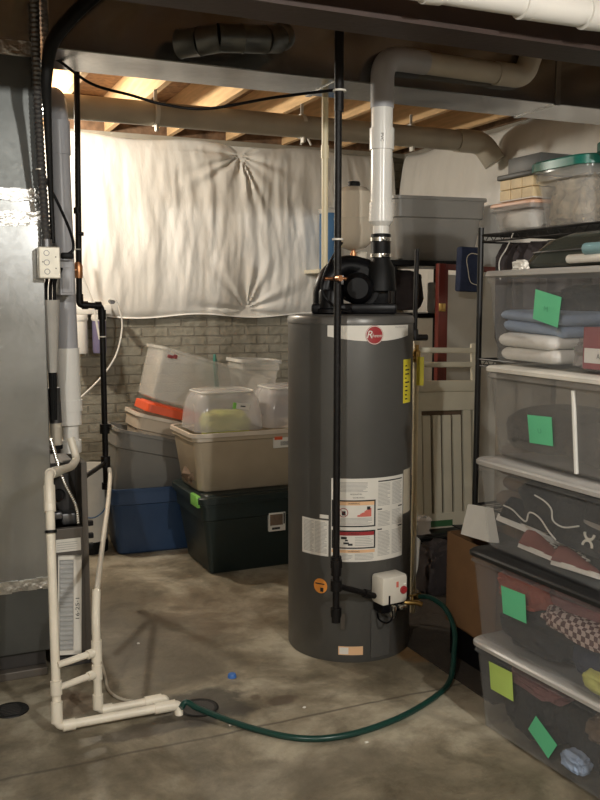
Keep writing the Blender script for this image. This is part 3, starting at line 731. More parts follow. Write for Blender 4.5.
obj('inlet_canister', LT([(0.001, 0.10), (0.050, 0.10), (0.055, 0.09), (0.055, 0.02), (0.063, 0.015), (0.063, 0)], 28, tuple(rt @ Vector((-0.085, -0.12, Bz+.005)))), 'black', t)
bm = NB(); box(bm, (-0.07, -0.185, Bz+.125), (-0.03, -0.14, Bz+.165), 0.003, rt); obj('wire_connector', bm, 'conduit', t)
vx, vy = VX-HX, VY-HY
obj('exhaust_boot', LT([(0.070, Bz+.10), (0.062, Bz+.20), (0.043, Bz+.235), (0.043, Bz+.345), (0.030, Bz+.35)], 28, (vx, vy, 0)), 'rubber', t)
for zz in (0.245, 0.315):
    bm = LT([(0.044, Bz+zz), (0.0465, Bz+zz), (0.0465, Bz+zz+.016), (0.044, Bz+zz+.016)], 28, (vx, vy, 0)); box(bm, (vx-.02, vy-.056, Bz+zz), (vx+.0, vy-.044, Bz+zz+.014), 0.002)
    obj('hose_clamp', bm, 'steel', t)
obj('right_duct', vb(((0.08, -0.06, Bz+.02), (0.17, 0.10, Bz+.17)), bev=0.02), 'black', t)
# relief valve discharge tube on the right
tx, ty = 2.212-HX, 3.60-HY
obj('relief_valve', lathe(LT([(0.012, 1.27), (0.018, 1.28), (0.018, 1.33), (0.010, 1.34), (0.010, 1.36)], 16, (tx, ty, 0)), [(0.012, 0.0), (0.012, 0.07)], 12, (tx-.08, ty, 1.30), 'X'), 'brass', t)
bm = TB([(tx-.002, ty, 0.06), (tx, ty, 1.275)], 0.013, 14); tube(bm, [(tx, ty, 1.25), (tx, ty, 1.285)], 0.017, 14)
obj('discharge_tube', bm, 'cpvc', t)['label'] = 'cream relief discharge tube'
o = obj('valve_tag', BX((-0.002, -0.012, 1.17), (0.001, 0.022, 1.305), 0, Matrix.Translation((tx+.012, ty-.024, 0)) @ Matrix.Rotation(rad(62), 4, 'Z')), 'yellow', t, smooth=False); o['label'] = 'yellow plastic tag'
bm = NB(); pr_ = None
for k in range(9):
    s = k/8; rg = ring(bm, [(tx-.01+0.028*s, ty-.03-0.012*math.sin(s*3), 0.42+0.03*(1-s)), (tx-.02+0.030*s, ty-.03-0.014*math.sin(s*3), 0.22+0.13*s), (tx-.02+0.030*s, ty-.029-0.014*math.sin(s*3), 0.22+0.13*s), (tx-.01+0.028*s, ty-.029-0.012*math.sin(s*3), 0.42+0.03*(1-s))])
    if pr_: bridge(bm, pr_, rg)
    pr_ = rg
obj('paper_tag', bm, 'white', t)['label'] = 'white paper tag'
# drain valve
dv = KL.p(rad(62), 0.225, 0.0)
obj('drain_valve', TB([dv, dv+Vector((0.05, -0.02, 0)), dv+Vector((0.075, -0.03, -.01))], 0.012, 12), 'brass', t)
bm = NB(); tube(bm, [dv+Vector((0.035, -0.014, 0)), dv+Vector((0.035, -0.014, 0.03))], 0.006, 8); box(bm, tuple(dv+Vector((0.015, -0.02, 0.028))), tuple(dv+Vector((0.055, -0.008, 0.036))), 0.003)
obj('valve_handle', bm, 'brass', t)
# power cord with loop
obj('power_cord', TB([p-HO for p in spline([(1.625, 3.22, 1.80), (1.585, 3.25, 1.72), (1.562, 3.27, 1.64), (1.57, 3.27, 1.585), (1.62, 3.26, 1.54), (1.70, 3.30, 1.525), (1.76, 3.40, 1.53)])], 0.0055, 10), 'black', t)

# gas pipe in front of heater
t = thing('gas_pipe', (1.595, 3.20, 0), 'black iron gas pipe dropping in front of the water heater', 'pipe')
G = Vector((1.595, 3.20, 0))
obj('riser', TB([(0, 0, 0.27), (0, 0, 2.60)], 0.0145, 16), 'blackm', t)
obj('upper_riser', TB([(0.003, 0, 2.30), (0.003, 0, 2.71)], 0.0185, 16), 'blackm', t)
for z0, z1, r_ in ((0.475, 0.505, .026), (0.44, 0.475, .022), (0.505, .52, .022), (0.375, 0.42, .024), (0.265, 0.30, .023), (0.24, 0.265, 0.019)):
    obj('fitting', TB([(0, 0, z0), (0, 0, z1)], r_, 12 if r_ != .026 else 8), 'blackm', t)
end = mt @ Vector((0.03, -0.075, -0.02)); end = end + HO - G
obj('branch', TB([(0, 0, 0.397), tuple(end)], 0.0125, 12), 'blackm', t)
e2 = end*0.92; e2.z = 0.397+(end.z-0.397)*0.92
obj('union', TB([(end.x*.72, end.y*.72, 0.397+(end.z-.397)*.72), (end.x*.86, end.y*.86, 0.397+(end.z-.397)*.86)], 0.018, 8), 'blackm', t)
obj('zip_tie', TB([(0.0, 0, 1.805), (0, 0, 1.812)], 0.0225, 14), 'white', t)
obj('zip_tie', TB([(0.005, 0, 2.375), (0.005, 0, 2.382)], 0.026, 14), 'white', t)
obj('copper_valve', lathe(LT([(0.001, .028), (0.012, .028), (0.012, 0.0)], 14, (-0.01, -0.02, 1.655), 'Y'), [(0.007, -0.05), (0.007, 0.045)], 14, (0.0, 0.016, 1.655), 'X'), 'copper', t)

# cream riser behind the gas pipe
t = thing('water_riser', (1.855, 3.86, 1.51), 'slim cream plastic water pipe rising beside the black gas pipe', 'pipe')
obj('pipe', TB([(0.0, 0, -0.02), (0.0, 0, 1.22)], 0.0155, 12), 'cpvc', t)
obj('coupling', TB([(0.0, 0, 0.72), (0.0, 0, 0.78)], 0.019, 12), 'cpvc', t)

# expansion tank on copper
t = thing('expansion_tank', (2.045, 3.93, 1.51), 'cream enamelled expansion tank held upside down behind the vent pipe', 'tank')
obj('tank_shell', LT([(0.001, 0.30), (0.02, 0.302), (0.06, 0.315), (0.083, 0.335), (0.094, 0.37), (0.095, 0.45), (0.097, 0.455), (0.095, 0.46), (0.095, 0.545), (0.088, 0.58), (0.062, 0.602), (0.02, 0.612), (0.001, 0.612)], 40), 'tank', t)
obj('air_valve_cap', LT([(0.03, 0.608), (0.032, 0.62), (0.028, 0.632), (0.001, 0.634)], 20), 'rubber', t)
bm = TB(fillet([(0, 0, 0.305), (0, 0, 0.20), (0.10, -0.10, 0.195)], 0.02), 0.011, 12); tube(bm, [(0, 0, 0.25), (0, 0, 0.29)], 0.016, 12)
obj('copper_stem', bm, 'copper', t)
obj('supply_pipe', TB([(0, 0, 0.2), (0, 0, 0.0)], 0.011, 12), 'copper', t)
# white funnel cup hanging right of tank
o = obj('paper_cup', LT([(0.001, 0.0), (0.026, 0.0), (0.038, 0.11), (0.036, 0.11), (0.024, 0.004), (0.001, 0.004)], 20, (2.13, 4.02, 1.70)), 'tank')
o.data.materials[0] = M['pvcw']; tagged(o, 'cream plastic cup wedged on the pipes under the expansion tank', 'cup')
# blue jug between insulation and heater
t = thing('blue_container', (3.08, 6.18, 1.80), 'blue plastic container seen in the gap left of the cream riser', 'container')
obj('body', BX((-0.13, -0.07, 0), (0.00, 0.07, 0.44), 0.02), 'water', t); obj('lid', BX((-0.135, -0.075, 0.42), (0.005, 0.075, 0.46), 0.01), 'clrrim', t)
o = obj('wall_shelf', BX((2.86, 6.05, 1.77), (3.30, 6.31, 1.80), 0.003), 'creamw', smooth=False); tagged(o, 'small cream shelf under the blue container on the back wall', 'shelf')

# ------------------------------------------------------------------ cables and conduits at left
t = thing('electrical_conduit', (0.535, 3.70, 1.78), 'steel flexible conduit running down the plenum edge into a junction box', 'conduit')
obj('flex_conduit', corrugated(NB(), off(spline([(0.53, 3.70, 2.73), (0.53, 3.70, 2.35), (0.535, 3.70, 2.10), (0.542, 3.70, 1.92), (0.547, 3.70, 1.785)]), (0.535, 3.70, 1.78)), 0.0175, 0.018, 0.10), 'conduit', t)
bm = NB(); box(bm, (-0.025, -0.035, -0.125), (0.058, 0.02, 0.0), 0.004); jb = obj('junction_box', bm, 'boxm', t, smooth=False)
for xx, zz in ((0.005, -0.025), (0.005, -0.062), (0.006, -0.098)):
    bm = NB(); disc(bm, type('Q', (), {'R': 1, 'p': staticmethod(lambda f, z, o_: Vector((f, -0.0355-o_, z)))})(), xx, zz, 0.009, 0.0115, 0.001, 20)
    obj('knockout', bm, 'conduit', jb, smooth=False)
bm = NB()
for xx, zz in ((0.04, -0.04), (0.04, -0.085), (-0.01, -0.06)): box(bm, (xx-.002, -0.0372, zz-.002), (xx+.002, -0.035, zz+.002))
obj('screws', bm, 'ink', jb, smooth=False)
obj('connector', TB([(0.012, 0, 0.0), (0.012, 0, 0.03)], 0.021, 12), 'conduit', t)
obj('zip_tie', TB([(-0.006, 0, 0.30), (-0.006, 0, 0.305)], 0.016, 12), 'boxm', t)
# second dark tube parallel, and the thick black hose curving away
o = obj('refrigerant_hose', TB(spline([(0.548, 3.56, 1.95), (0.535, 3.50, 2.25), (0.53, 3.46, 2.38), (0.55, 3.44, 2.50), (0.61, 3.44, 2.585), (0.68, 3.44, 2.66), (0.76, 3.43, 2.735)]), lambda i, n: 0.010+0.016*min(1, i/24), 16), 'rubber')
tagged(o, 'thick black rubber hose curving up to the ceiling at the top left', 'hose')
o = obj('refrigerant_hose', TB(spline([(0.578, 3.74, 1.80), (0.574, 3.74, 2.1), (0.567, 3.74, 2.45), (0.567, 3.73, 2.73)]), 0.010, 12), 'rubber')
tagged(o, 'thin black tube running straight up beside the steel conduit', 'hose')
o = obj('black_cable', TB(spline([(0.555, 3.66, 2.47), (0.60, 3.68, 2.505), (0.74, 3.70, 2.43), (0.90, 3.70, 2.40), (1.04, 3.70, 2.375), (1.22, 3.68, 2.37), (1.45, 3.50, 2.40), (1.60, 3.24, 2.39)]), 0.006, 10), 'black')
tagged(o, 'thin black cable sagging from the plenum across to the gas pipe', 'cable')
t = thing('switch_cable', (0.54, 3.75, 2.0), 'thin black cable looping from the conduit to a small grey box on the flue', 'cable')
obj('cord', TB(off(spline([(0.54, 3.75, 2.10), (0.56, 3.75, 2.05), (0.61, 3.76, 1.95), (0.655, 3.78, 1.85), (0.668, 3.79, 1.79), (0.655, 3.79, 1.765), (0.615, 3.79, 1.748)]), (0.54, 3.75, 2.0)), 0.006, 10), 'black', t)
o = obj('plug', BX((0.075, 0.03, -0.262), (0.128, 0.055, -0.235), 0.008), 'rubber', t)
t = thing('switch_box', (0.645, 3.86, 1.59), 'small grey plastic switch box fixed to the thick flue pipe', 'switch box')
obj('housing', BX((-0.030, -0.03, 0), (0.030, 0.09, 0.145), 0.006), 'pvcg', t); obj('cover', BX((-0.022, -0.036, 0.01), (0.024, -0.03, 0.115), 0.003), 'boxm', t).data.materials[0] = M['pvcg']
# insulated line-set sleeve
t = thing('pipe_sleeve', (0.57, 3.80, 1.27), 'light grey tapered sleeve around black cables beside the flue pipe', 'sleeve')
obj('sleeve', LT([(0.020, 0.0), (0.038, 0.30), (0.034, 0.30), (0.018, 0.002)], 24), 'boxm', t).data.materials[0] = mat('sleeve_grey', (0.42, 0.40, 0.36), 0.6)
for k, (a, b2) in enumerate(((-0.018, -0.012), (0.0, 0.0), (0.016, 0.012))):
    obj('black_lead', TB(spline([(a*0.4, 0.0, -0.20), (a*0.6, 0, -0.02), (a, 0, 0.30), (a+0.005, -0.005, 0.38), (a+0.012+k*0.012, 0.02, 0.43)]), 0.0075, 8), 'rubber', t)
t = thing('intake_pipe', (0.585, 3.86, 0.95), 'short narrow plastic pipe beside the flue above the furnace bay', 'pipe')
obj('pipe', TB([(0, 0, -0.01), (0, 0, 0.10)], 0.024, 16), 'pvcdirtyshade', t); obj('upper_pipe', TB([(0, 0, 0.10), (-0.004, 0, 0.25)], 0.027, 16), 'conduit', t)
obj('clamp', TB([(0, 0, -0.012), (0, 0, 0.005)], 0.027, 16), 'rubber', t)

# condensate drain pipes
def run(name, pts, r=0.0150, fit=None, label='', group=None, o0=(0, 0, 0), m='pvcw', joints=()):
    t = thing(name, o0, label, 'pipe', group)
    obj('pipe', TB(off(fillet(pts, 0.030, 6), o0), r, 14), m, t)
    for a, b2 in joints: obj('coupling', TB(off([a, b2], o0), r+0.0045, 14), m, t)
    return t
t = run('condensate_pipe', [(0.635, 3.80, 0.99), (0.655, 3.78, 0.90), (0.62, 3.70, 0.885), (0.475, 3.34, 0.93), (0.47, 3.30, 0.86), (0.452, 3.16, 0.035), (0.885, 3.155, 0.035), (0.90, 3.155, 0.034), (0.903, 3.14, -0.02)], 0.0165,
        label='white plastic condensate pipe running down before the plenum and across the floor', o0=(0.45, 3.16, 0.0),
        joints=[((0.4735, 3.325, 0.89), (0.4685, 3.288, 0.80)), ((0.4535, 3.172, 0.125), (0.4515, 3.162, 0.05)), ((0.455, 3.18, 0.20), (0.454, 3.174, 0.15)), ((0.47, 3.159, 0.035), (0.515, 3.159, 0.035)), ((0.81, 3.156, 0.035), (0.89, 3.155, 0.035)), ((0.53, 3.48, 0.912), (0.485, 3.37, 0.925))])
obj('pipe_clip', TB([(0.466-.45, 3.27-3.16, 0.735), (0.4655-.45, 3.267-3.16, 0.725)], 0.022, 14), 'rubber', t)
run('condensate_pipe', [(0.62, 3.24, 0.50), (0.612, 3.225, 0.40), (0.612, 3.225, 0.035), (0.845, 3.225, 0.036), (0.87, 3.225, 0.036), (0.875, 3.21, -0.02)], 0.0155,
    label='shorter white plastic drain pipe beside the furnace, ending behind the other floor run', o0=(0.612, 3.225, 0),
    joints=[((0.612, 3.226, 0.10), (0.612, 3.226, 0.045)), ((0.612, 3.226, 0.31), (0.612, 3.226, 0.23)), ((0.612, 3.226, 0.215), (0.612, 3.226, 0.16)), ((0.625, 3.225, 0.036), (0.665, 3.225, 0.036)), ((0.79, 3.225, 0.036), (0.855, 3.225, 0.036))])
for z, la in ((0.262, 'upper of two short white rungs joining the drain pipes'), (0.178, 'lower of two short white rungs joining the drain pipes')):
    run('pipe_rung', [(0.462, 3.165+z*.06, z-.004), (0.6, 3.222, z+.004)], 0.0125, label=la, o0=(0.45, 3.16, 0), joints=[((0.575, 3.212, z+.003), (0.6, 3.222, z+.004))])
o = obj('drain_tube', TB(spline([(0.955, 4.56, 0.70), (0.945, 4.50, 0.66), (0.86, 4.16, 0.60), (0.74, 3.70, 0.55), (0.622, 3.24, 0.495)]), 0.011, 10), 'pvcw')
tagged(o, 'flexible cream tube joining the gas line corner to the floor drain pipe', 'tube')

# left gas line with offset, tees
t = thing('gas_line', (0.84, 4.55, 0), 'slim black iron gas line stepping right in front of the insulation', 'pipe')
gp = [(0.855, 4.60, 2.96), (0.832, 4.60, 1.58), (0.832, 4.60, 1.545), (0.942, 4.60, 1.54), (0.945, 4.60, 1.50), (0.945, 4.60, 0.615)]
obj('pipe', TB(off(fillet(gp, 0.02, 6), (0.84, 4.55, 0)), 0.0155, 12), 'blackm', t)
def gj(a, b2, r_=0.021, m='blackm', nm='fitting'): obj(nm, TB(off([a, b2], (0.84, 4.55, 0)), r_, 12), m, t)
gj((0.832, 4.6, 1.60), (0.832, 4.6, 1.555)); gj((0.91, 4.6, 1.541), (0.942, 4.6, 1.541)); gj((0.945, 4.6, 1.52), (0.945, 4.6, 1.47)); gj((0.845, 4.6, 1.544), (0.875, 4.6, 1.544))
gj((0.945, 4.6, 0.93), (0.945, 4.6, 0.88), 0.026); gj((0.945, 4.6, 0.915), (0.972, 4.58, 0.915), 0.015)
gj((0.945, 4.6, 0.76), (0.945, 4.6, 0.70), 0.025); gj((0.945, 4.6, 0.725), (0.75, 4.3, 0.70), 0.012); gj((0.945, 4.6, 0.62), (0.945, 4.6, 0.585), 0.023)
gj((0.834, 4.6, 2.0), (0.834, 4.6, 2.03), 0.018); gj((0.86, 4.59, 1.90), (0.834, 4.59, 1.90), 0.010)
o = obj('gas_valve', lathe(LT([(0.02, 1.68), (0.022, 1.70), (0.022, 1.74), (0.016, 1.76)], 14, (-.008, .05, 0)), [(0.008, -0.035), (0.010, -0.0), (0.008, 0.01)], 12, (-.02, 0.04, 1.72), 'X'), 'copper', t)
o['label'] = 'copper coloured shut-off valve'
for z in (1.82, 1.38): obj('zip_tie', TB([(0.105 if z < 1.5 else -0.008, 0.05, z), (0.105 if z < 1.5 else -0.008, 0.05, z+.006)], 0.018, 12), 'white', t)

# water filter set on back wall
t = thing('water_filter', (1.19, 6.26, 1.2), 'white twin water filter housings mounted on the back wall under the insulation', 'water filter')
obj('bracket', BX((-0.13, 0.02, 0.27), (0.17, 0.13, 0.335), 0.008), 'pvc', t)
obj('head', lathe(LT([(0.05, 0.27), (0.056, 0.24), (0.05, 0.225)], 24, (-0.05, 0.03, 0)), [(0.05, 0.27), (0.056, 0.24), (0.05, 0.225)], 24, (0.08, 0.03, 0)), 'pvc', t)
obj('filter_housing', LT([(0.001, 0.0), (0.044, 0.0), (0.048, 0.02), (0.048, 0.23), (0.001, 0.23)], 24, (-0.05, 0.03, 0)), 'pvc', t)
fh = obj('filter_housing', LT([(0.001, 0.0), (0.044, 0.0), (0.048, 0.02), (0.048, 0.23), (0.001, 0.23)], 24, (0.08, 0.03, 0)), 'purple', t); fh['label'] = 'purple-grey filter housing'
obj('spigot', LT([(0.001, 0.06), (0.018, 0.06), (0.018, 0)], 16, (0.16, 0.0, 0.36), 'Y'), 'conduit', t)
o = obj('filter_tube', TB(spline([(1.33, 6.18, 1.575), (1.37, 6.18, 1.56), (1.405, 6.19, 1.46), (1.41, 6.2, 1.36), (1.37, 6.2, 1.20), (1.28, 6.2, 1.06), (1.12, 6.15, 0.92), (1.00, 6.1, 0.85)]), 0.0065, 8), 'pvc')
tagged(o, 'thin white tube arching from the water filter down across the brick wall', 'tube')
o = obj('filter_tube', TB([(1.07, 6.1, 2.0), (1.13, 6.15, 1.75), (1.21, 6.18, 1.55), (1.25, 6.18, 1.30)], 0.008, 8), 'pvc')
tagged(o, 'thin white tube descending beside the black gas line to the water filter', 'tube')
t = thing('white_bucket', (1.02, 5.55, 0.0), 'tall white plastic bucket on the floor behind the furnace', 'bucket')
obj('body', LT([(0.001, 0.07), (0.115, 0.07), (0.118, 0.08), (0.135, 0.52), (0.14, 0.52), (0.14, 0.54), (0.13, 0.54), (0.112, 0.08), (0.001, 0.075)], 32), 'whitelid', t)
obj('black_base', LT([(0.001, 0.0), (0.12, 0.0), (0.122, 0.075), (0.001, 0.075)], 32), 'rubber', t)
obj('wire_handle', TB(spline([(0.13, 0, 0.45), (0.10, -0.10, 0.30), (0, -0.145, 0.24), (-0.10, -0.10, 0.30), (-0.13, 0, 0.45)]), 0.004, 8), 'water', t)

# ------------------------------------------------------------------ storage totes at back left
def tote(name, loc, L, W, H, m, label, rot=(0, 0, 0), group=None, taper=0.05, r=0.05, rim=None, lip=0.012, step=0.75, cat='storage tote'):
    t = thing(name, loc, label, cat, group, rot)
    obj('tub', tote_bm(L, W, H, taper, r, step, 0.012, lip), m, t)
    if rim:
        bm = NB(); prev = None; rings = []
        for z, ins in ((H-.021, -lip-.001), (H+.001, -lip-.001), (H+.001, 0.003), (H-.021, 0.003)):
            rings.append(ring(bm, [(x, y, z) for x, y in rrect(L-2*ins, W-2*ins, max(.01, r-ins*.3))]))
        for a in range(4): bridge(bm, rings[a], rings[(a+1) % 4])
        obj('rim', bm, rim, t)
    return t
tote('storage_tote', (1.43, 5.52, 0), 0.58, 0.44, 0.42, 'blue', 'navy blue plastic tote on the floor holding a tilted grey tote', rot=(0, 0, rad(-4)), taper=0.035)
tote('storage_tote', (1.41, 5.97, 0), 0.50, 0.34, 0.36, 'greyt', 'low grey tote on the floor just behind the navy tote', taper=0.04, rot=(0, 0, rad(6)))
T1 = rad(14)
tote('storage_tote', (1.36, 5.54, 0.335), 0.56, 0.40, 0.40, 'greyt', 'grey plastic tote tipped sideways inside the navy tote', rot=(0, T1, 0), taper=0.06, step=0.70)
tote('storage_tote', (1.50, 5.54, 0.56), 0.52, 0.36, 0.26, 'beige', 'beige plastic tote nested tilted in the grey tote', rot=(0, rad(15), 0), taper=0.05, step=0.6, rim='tanrim')
t = thing('tote_lid', (1.60, 5.50, 0.815), 'orange-red plastic tote lid under the clear tilted bin', 'lid', rot=(0, rad(17), 0))
obj('lid_panel', lid_bm(0.52, 0.34, 0.055, 0.0, 0.03), 'redlid', t); obj('lid_tab', BX((0.05, -0.178, 0.005), (0.10, -0.168, 0.05), 0.004), 'redlid', t)
t = tote('clear_bin', (1.72, 5.50, 0.865), 0.74, 0.40, 0.33, 'clr2', 'clear plastic bin tilted on top of the orange-red lid', rot=(0, rad(17), 0), taper=0.015, r=0.03, step=0.93, cat='storage bin')
bm = NB(); box(bm, (-0.335, -0.215, 0.27), (-0.30, -0.20, 0.29), 0.004); box(bm, (-0.30, -0.215, 0.275), (-0.275, -0.20, 0.30), 0.004); obj('clip', bm, 'fmar', t)
t = tote('storage_tote', (1.88, 4.97, 0), 0.76, 0.56, 0.43, 'greent', 'dark green-black tote with lime latch on the floor beside the heater', taper=0.06, r=0.04)
obj('lid', lid_bm(0.76, 0.56, 0.035, 0.022, 0.045, t0=-0.005), 'greent', t, loc=(0, 0, 0.43))
for s in (-1, 1): obj('latch', BX((s*0.395-0.012, -0.26, 0.405), (s*0.395+0.012, -0.13, 0.472), 0.006), 'latch', t)
lb = obj('product_label', BX((0.02, -0.2795, 0.23), (0.125, -0.262, 0.34), 0.001), 'label', t, smooth=False)
obj('label_picture', BX((0.028, -0.2805, 0.265), (0.108, -0.279, 0.33), 0), 'fbrown', lb, smooth=False)
bm = NB(); box(bm, (0.04, -0.2805, 0.24), (0.09, -0.279, 0.253)); box(bm, (0.112, -0.2805, 0.27), (0.121, -0.279, 0.335)); obj('label_print', bm, 'ink', lb, smooth=False)
t = tote('storage_tote', (1.86, 4.98, 0.473), 0.78, 0.46, 0.345, 'tan', 'translucent tan bin on top of the dark green tote', taper=0.045, r=0.05, rim='tanrim', step=0.85, cat='storage bin')
lb = obj('product_label', BX((0.10, -0.234, 0.235), (0.21, -0.222, 0.295), 0, Matrix.Rotation(rad(-1), 4, 'Y')), 'label', t, smooth=False)
obj('label_stripe', BX((0.10, -0.235, 0.285), (0.15, -0.233, 0.305), 0), 'redlid', lb, smooth=False)
bm = NB()
for k in range(9): box(bm, (0.14+k*0.007, -0.235, 0.25), (0.143+k*0.007, -0.233, 0.275))
obj('barcode', bm, 'ink', lb, smooth=False)
o = obj('folded_cloth', blob(NB(), (1.80, 4.98, 0.56), (0.30, 0.16, 0.09), 0.12, 2.5, 2), 'fbrown'); tagged(o, 'brownish cloth bundle inside the translucent tan bin', 'cloth')
# clear domed bins upside down, above the tan bin
def dome(x, w2, h, label, gr=None):
    t = thing('clear_bin', (x, 4.97, 0.82), label, 'storage bin', gr)
    bm = NB(); prev = None
    for z, ins in ((0.0, 0.0), (h*.45, 0.008), (h*.75, 0.022), (h*.9, 0.04), (h*.98, 0.07), (h, 0.10)):
        rg = ring(bm, [(a, b2, z) for a, b2 in rrect(w2-2*ins, 0.36-2*ins, 0.06, 6)])
        if prev: bridge(bm, prev, rg)
        prev = rg
    bm.faces.new(prev); obj('tub', bm, 'dome', t)
    bm = NB(); pts = [(a, b2, h*.93) for a, b2 in rrect(w2-0.09, 0.27, 0.05, 6)]; tube(bm, pts+[pts[0]], 0.006, 8, False); obj('rim', bm, 'clrrim', t)
    return t
t = dome(1.715, 0.42, 0.235, 'clear domed tub upside down in the tan bin, with yellow-green cloth under it')
lb = obj('product_label', BX((0.005, -0.186, 0.13), (0.085, -0.180, 0.165), 0, Matrix.Rotation(rad(8), 4, 'Y')), 'white', t, smooth=False)
obj('label_print', BX((0.03, -0.187, 0.145), (0.06, -0.185, 0.152), 0, Matrix.Rotation(rad(8), 4, 'Y')), 'ink', lb, smooth=False)
obj('label_stripe', BX((-0.015, -0.186, 0.13), (0.003, -0.180, 0.165), 0, Matrix.Rotation(rad(8), 4, 'Y')), 'latch', lb, smooth=False)
dome(2.12, 0.36, 0.245, 'clear domed tub upside down, partly hidden by the water heater')
o = obj('folded_cloth', blob(NB(), (1.72, 4.93, 0.84), (0.14, 0.10, 0.085), 0.14, 2.5, 5), 'fyel'); tagged(o, 'yellow-green cloth under the clear domed tub', 'cloth')
# behind: carton, teal lid, clear bin
t = thing('carton', (2.30, 5.76, 0), 'brown carton behind the tote pile carrying a clear bin', 'box')
obj('box', BX((-0.25, -0.2, 0), (0.25, 0.2, 0.86), 0.004), 'card', t, smooth=False); obj('tape', BX((-0.25, -0.025, 0.8605), (0.25, 0.025, 0.862)), 'tanrim', t, smooth=False)
tote('clear_bin', (2.21, 5.76, 0.865), 0.30, 0.26, 0.30, 'clr2', 'frosty clear bin standing on the brown carton near the brick wall', rot=(0, rad(3), 0), taper=0.03, r=0.03, rim='clrrim', cat='storage bin')
o = obj('tote_lid', lid_bm(0.34, 0.24, 0.02, 0.0, 0.08), 'teal', loc=(1.92, 5.70, 1.03), rot=(rad(80), rad(72), rad(60))); tagged(o, 'teal plastic lid standing on edge behind the clear tilted bin', 'lid')

# ------------------------------------------------------------------ back right corner
t = thing('storage_shelf', (3.19, 5.12, 0), 'black storage shelf in the far corner holding the big grey tote', 'shelf')
obj('shelf_board', BX((-0.38, -0.22, 1.785), (0.30, 0.28, 1.82), 0.003), 'black', t, smooth=False)
obj('shelf_board', BX((-0.36, -0.20, 1.455), (0.28, 0.26, 1.485), 0.003), 'black', t, smooth=False)
obj('shelf_board', BX((-0.36, -0.20, 0.30), (0.28, 0.26, 0.33), 0.003), 'black', t, smooth=False)
for px, py in ((0.25, -0.18), (-0.33, 0.24), (0.25, 0.24), (-0.33, -0.18)):
    obj('post', TB([(px, py, 0), (px, py, 1.79)], 0.016, 12), 'blackm', t)
o = obj('folding_leg', lathe(lathe(TB([(2.505, 4.10, 1.38), (2.525, 4.12, 1.84)], 0.013, 12), [(0.02, 0), (0.02, .05), (0.013, .06)], 12, (2.505, 4.10, 1.36)), [(0.017, -0.06), (0.017, 0.07)], 12, (2.51, 4.10, 1.37), 'X'), 'blackm')
tagged(o, 'black metal folding leg standing on the cream rail beside the heater', 'pole')
tote('storage_tote', (3.20, 5.12, 1.822), 0.66, 0.46, 0.40, 'greyt2', 'big slate grey tote on the black corner shelf', rot=(0, 0, rad(-6)), taper=0.055, r=0.06, step=0.66)
t = thing('white_carton', (3.33, 5.06, 1.487), 'small white carton on the black shelf under the grey tote', 'box')
obj('box', BX((-0.10, -0.08, 0), (0.10, 0.08, 0.20), 0.012), 'white', t); obj('label', BX((-0.02, -0.0815, 0.06), (0.05, -0.08, 0.12), 0), 'peachlid', t, smooth=False)
t = thing('dark_duffel', (2.98, 5.12, 1.487), 'black bag stuffed on the corner shelf behind the blower', 'bag')
obj('bag_body', blob(NB(), (0, 0, 0.13), (0.16, 0.15, 0.15), 0.08, 2, 4), 'bag', t)
t = thing('framed_panel', (3.06, 4.70, 0), 'mahogany framed grey panel leaning upright below the grey tote', 'panel', rot=(rad(-3), rad(2.0), 0))
obj('frame_post', BX((-0.035, -0.02, 0), (0.02, 0.02, 1.80), 0.003), 'mah', t, smooth=False); obj('frame_post', BX((0.022, -0.005, 0), (0.045, 0.03, 1.80), 0.003), 'mah', t, smooth=False)
obj('frame_rail', BX((0.04, -0.005, 1.765), (0.44, 0.03, 1.80), 0.003), 'mah', t, smooth=False)
obj('grey_infill', BX((0.045, 0.008, 0.02), (0.44, 0.02, 1.735), 0), 'greyboard', t, smooth=False)
bm = NB(); box(bm, (-0.034, -0.028, 1.50), (-0.010, -0.02, 1.55), 0.002); box(bm, (-0.006, -0.028, 1.50), (0.014, -0.02, 1.55), 0.002); tube(bm, [(-0.008, -0.026, 1.50), (-0.008, -0.026, 1.55)], 0.005, 8)
obj('brass_hinge', bm, 'brass', t)
t = thing('navy_bag', (3.18, 4.60, 1.60), 'dark navy patterned bag hooked over the mahogany framed panel below the grey tote', 'bag')
bm = NB(); box(bm, (-0.075, -0.03, 0.02), (0.080, 0.03, 0.29), 0.012, Matrix.Rotation(rad(2), 4, 'Y')); obj('bag_body', bm, 'fnavy', t)
obj('white_trim', TB(spline([(0.06, -0.033, 0.245), (0.0, -0.034, 0.25), (-0.03, -0.034, 0.22), (-0.02, -0.034, 0.15), (0.0, -0.034, 0.08), (0.05, -0.034, 0.06)]), 0.0025, 6), 'pvcw', t)
obj('hanging_loop', TB(spline([(0.0, 0.02, 0.20), (0.0, 0.08, 0.215), (0.0, 0.12, 0.17)]), 0.006, 6), 'rubber', t)

# cream crib panel leaning behind heater
t = thing('crib_panel', (2.565, 4.14, 0.30), 'cream painted slatted crib panel with open top rails, beside the heater', 'crib panel', rot=(rad(-6), rad(1.5), rad(-1)))
W_ = 0.41
bm = NB(); box(bm, (0.0, 0, 0), (W_, 0.03, 0.085), 0.003); box(bm, (0.0, 0, 0.66), (W_, 0.03, 0.765), 0.003); box(bm, (0, 0, 0.05), (0.04, 0.03, 0.70), 0.003); box(bm, (W_-.03, 0, 0.05), (W_, 0.03, 0.70), 0.003)
obj('frame', bm, 'creamw', t, smooth=False)
for k in range(5): obj('slat', BX((0.046+k*0.067, 0.003, 0.05), (0.046+k*0.067+0.053, 0.022, 0.635 if k < 4 else 0.66), 0.004), 'creamw', t, smooth=False)
obj('back_board', BX((0.03, 0.024, 0.05), (W_-.02, 0.028, 0.69), 0), 'fbrown', t, smooth=False)
obj('top_rail', BX((-0.005, -0.006, 0.765), (W_+.005, 0.036, 0.83), 0.008), 'creamw', t)
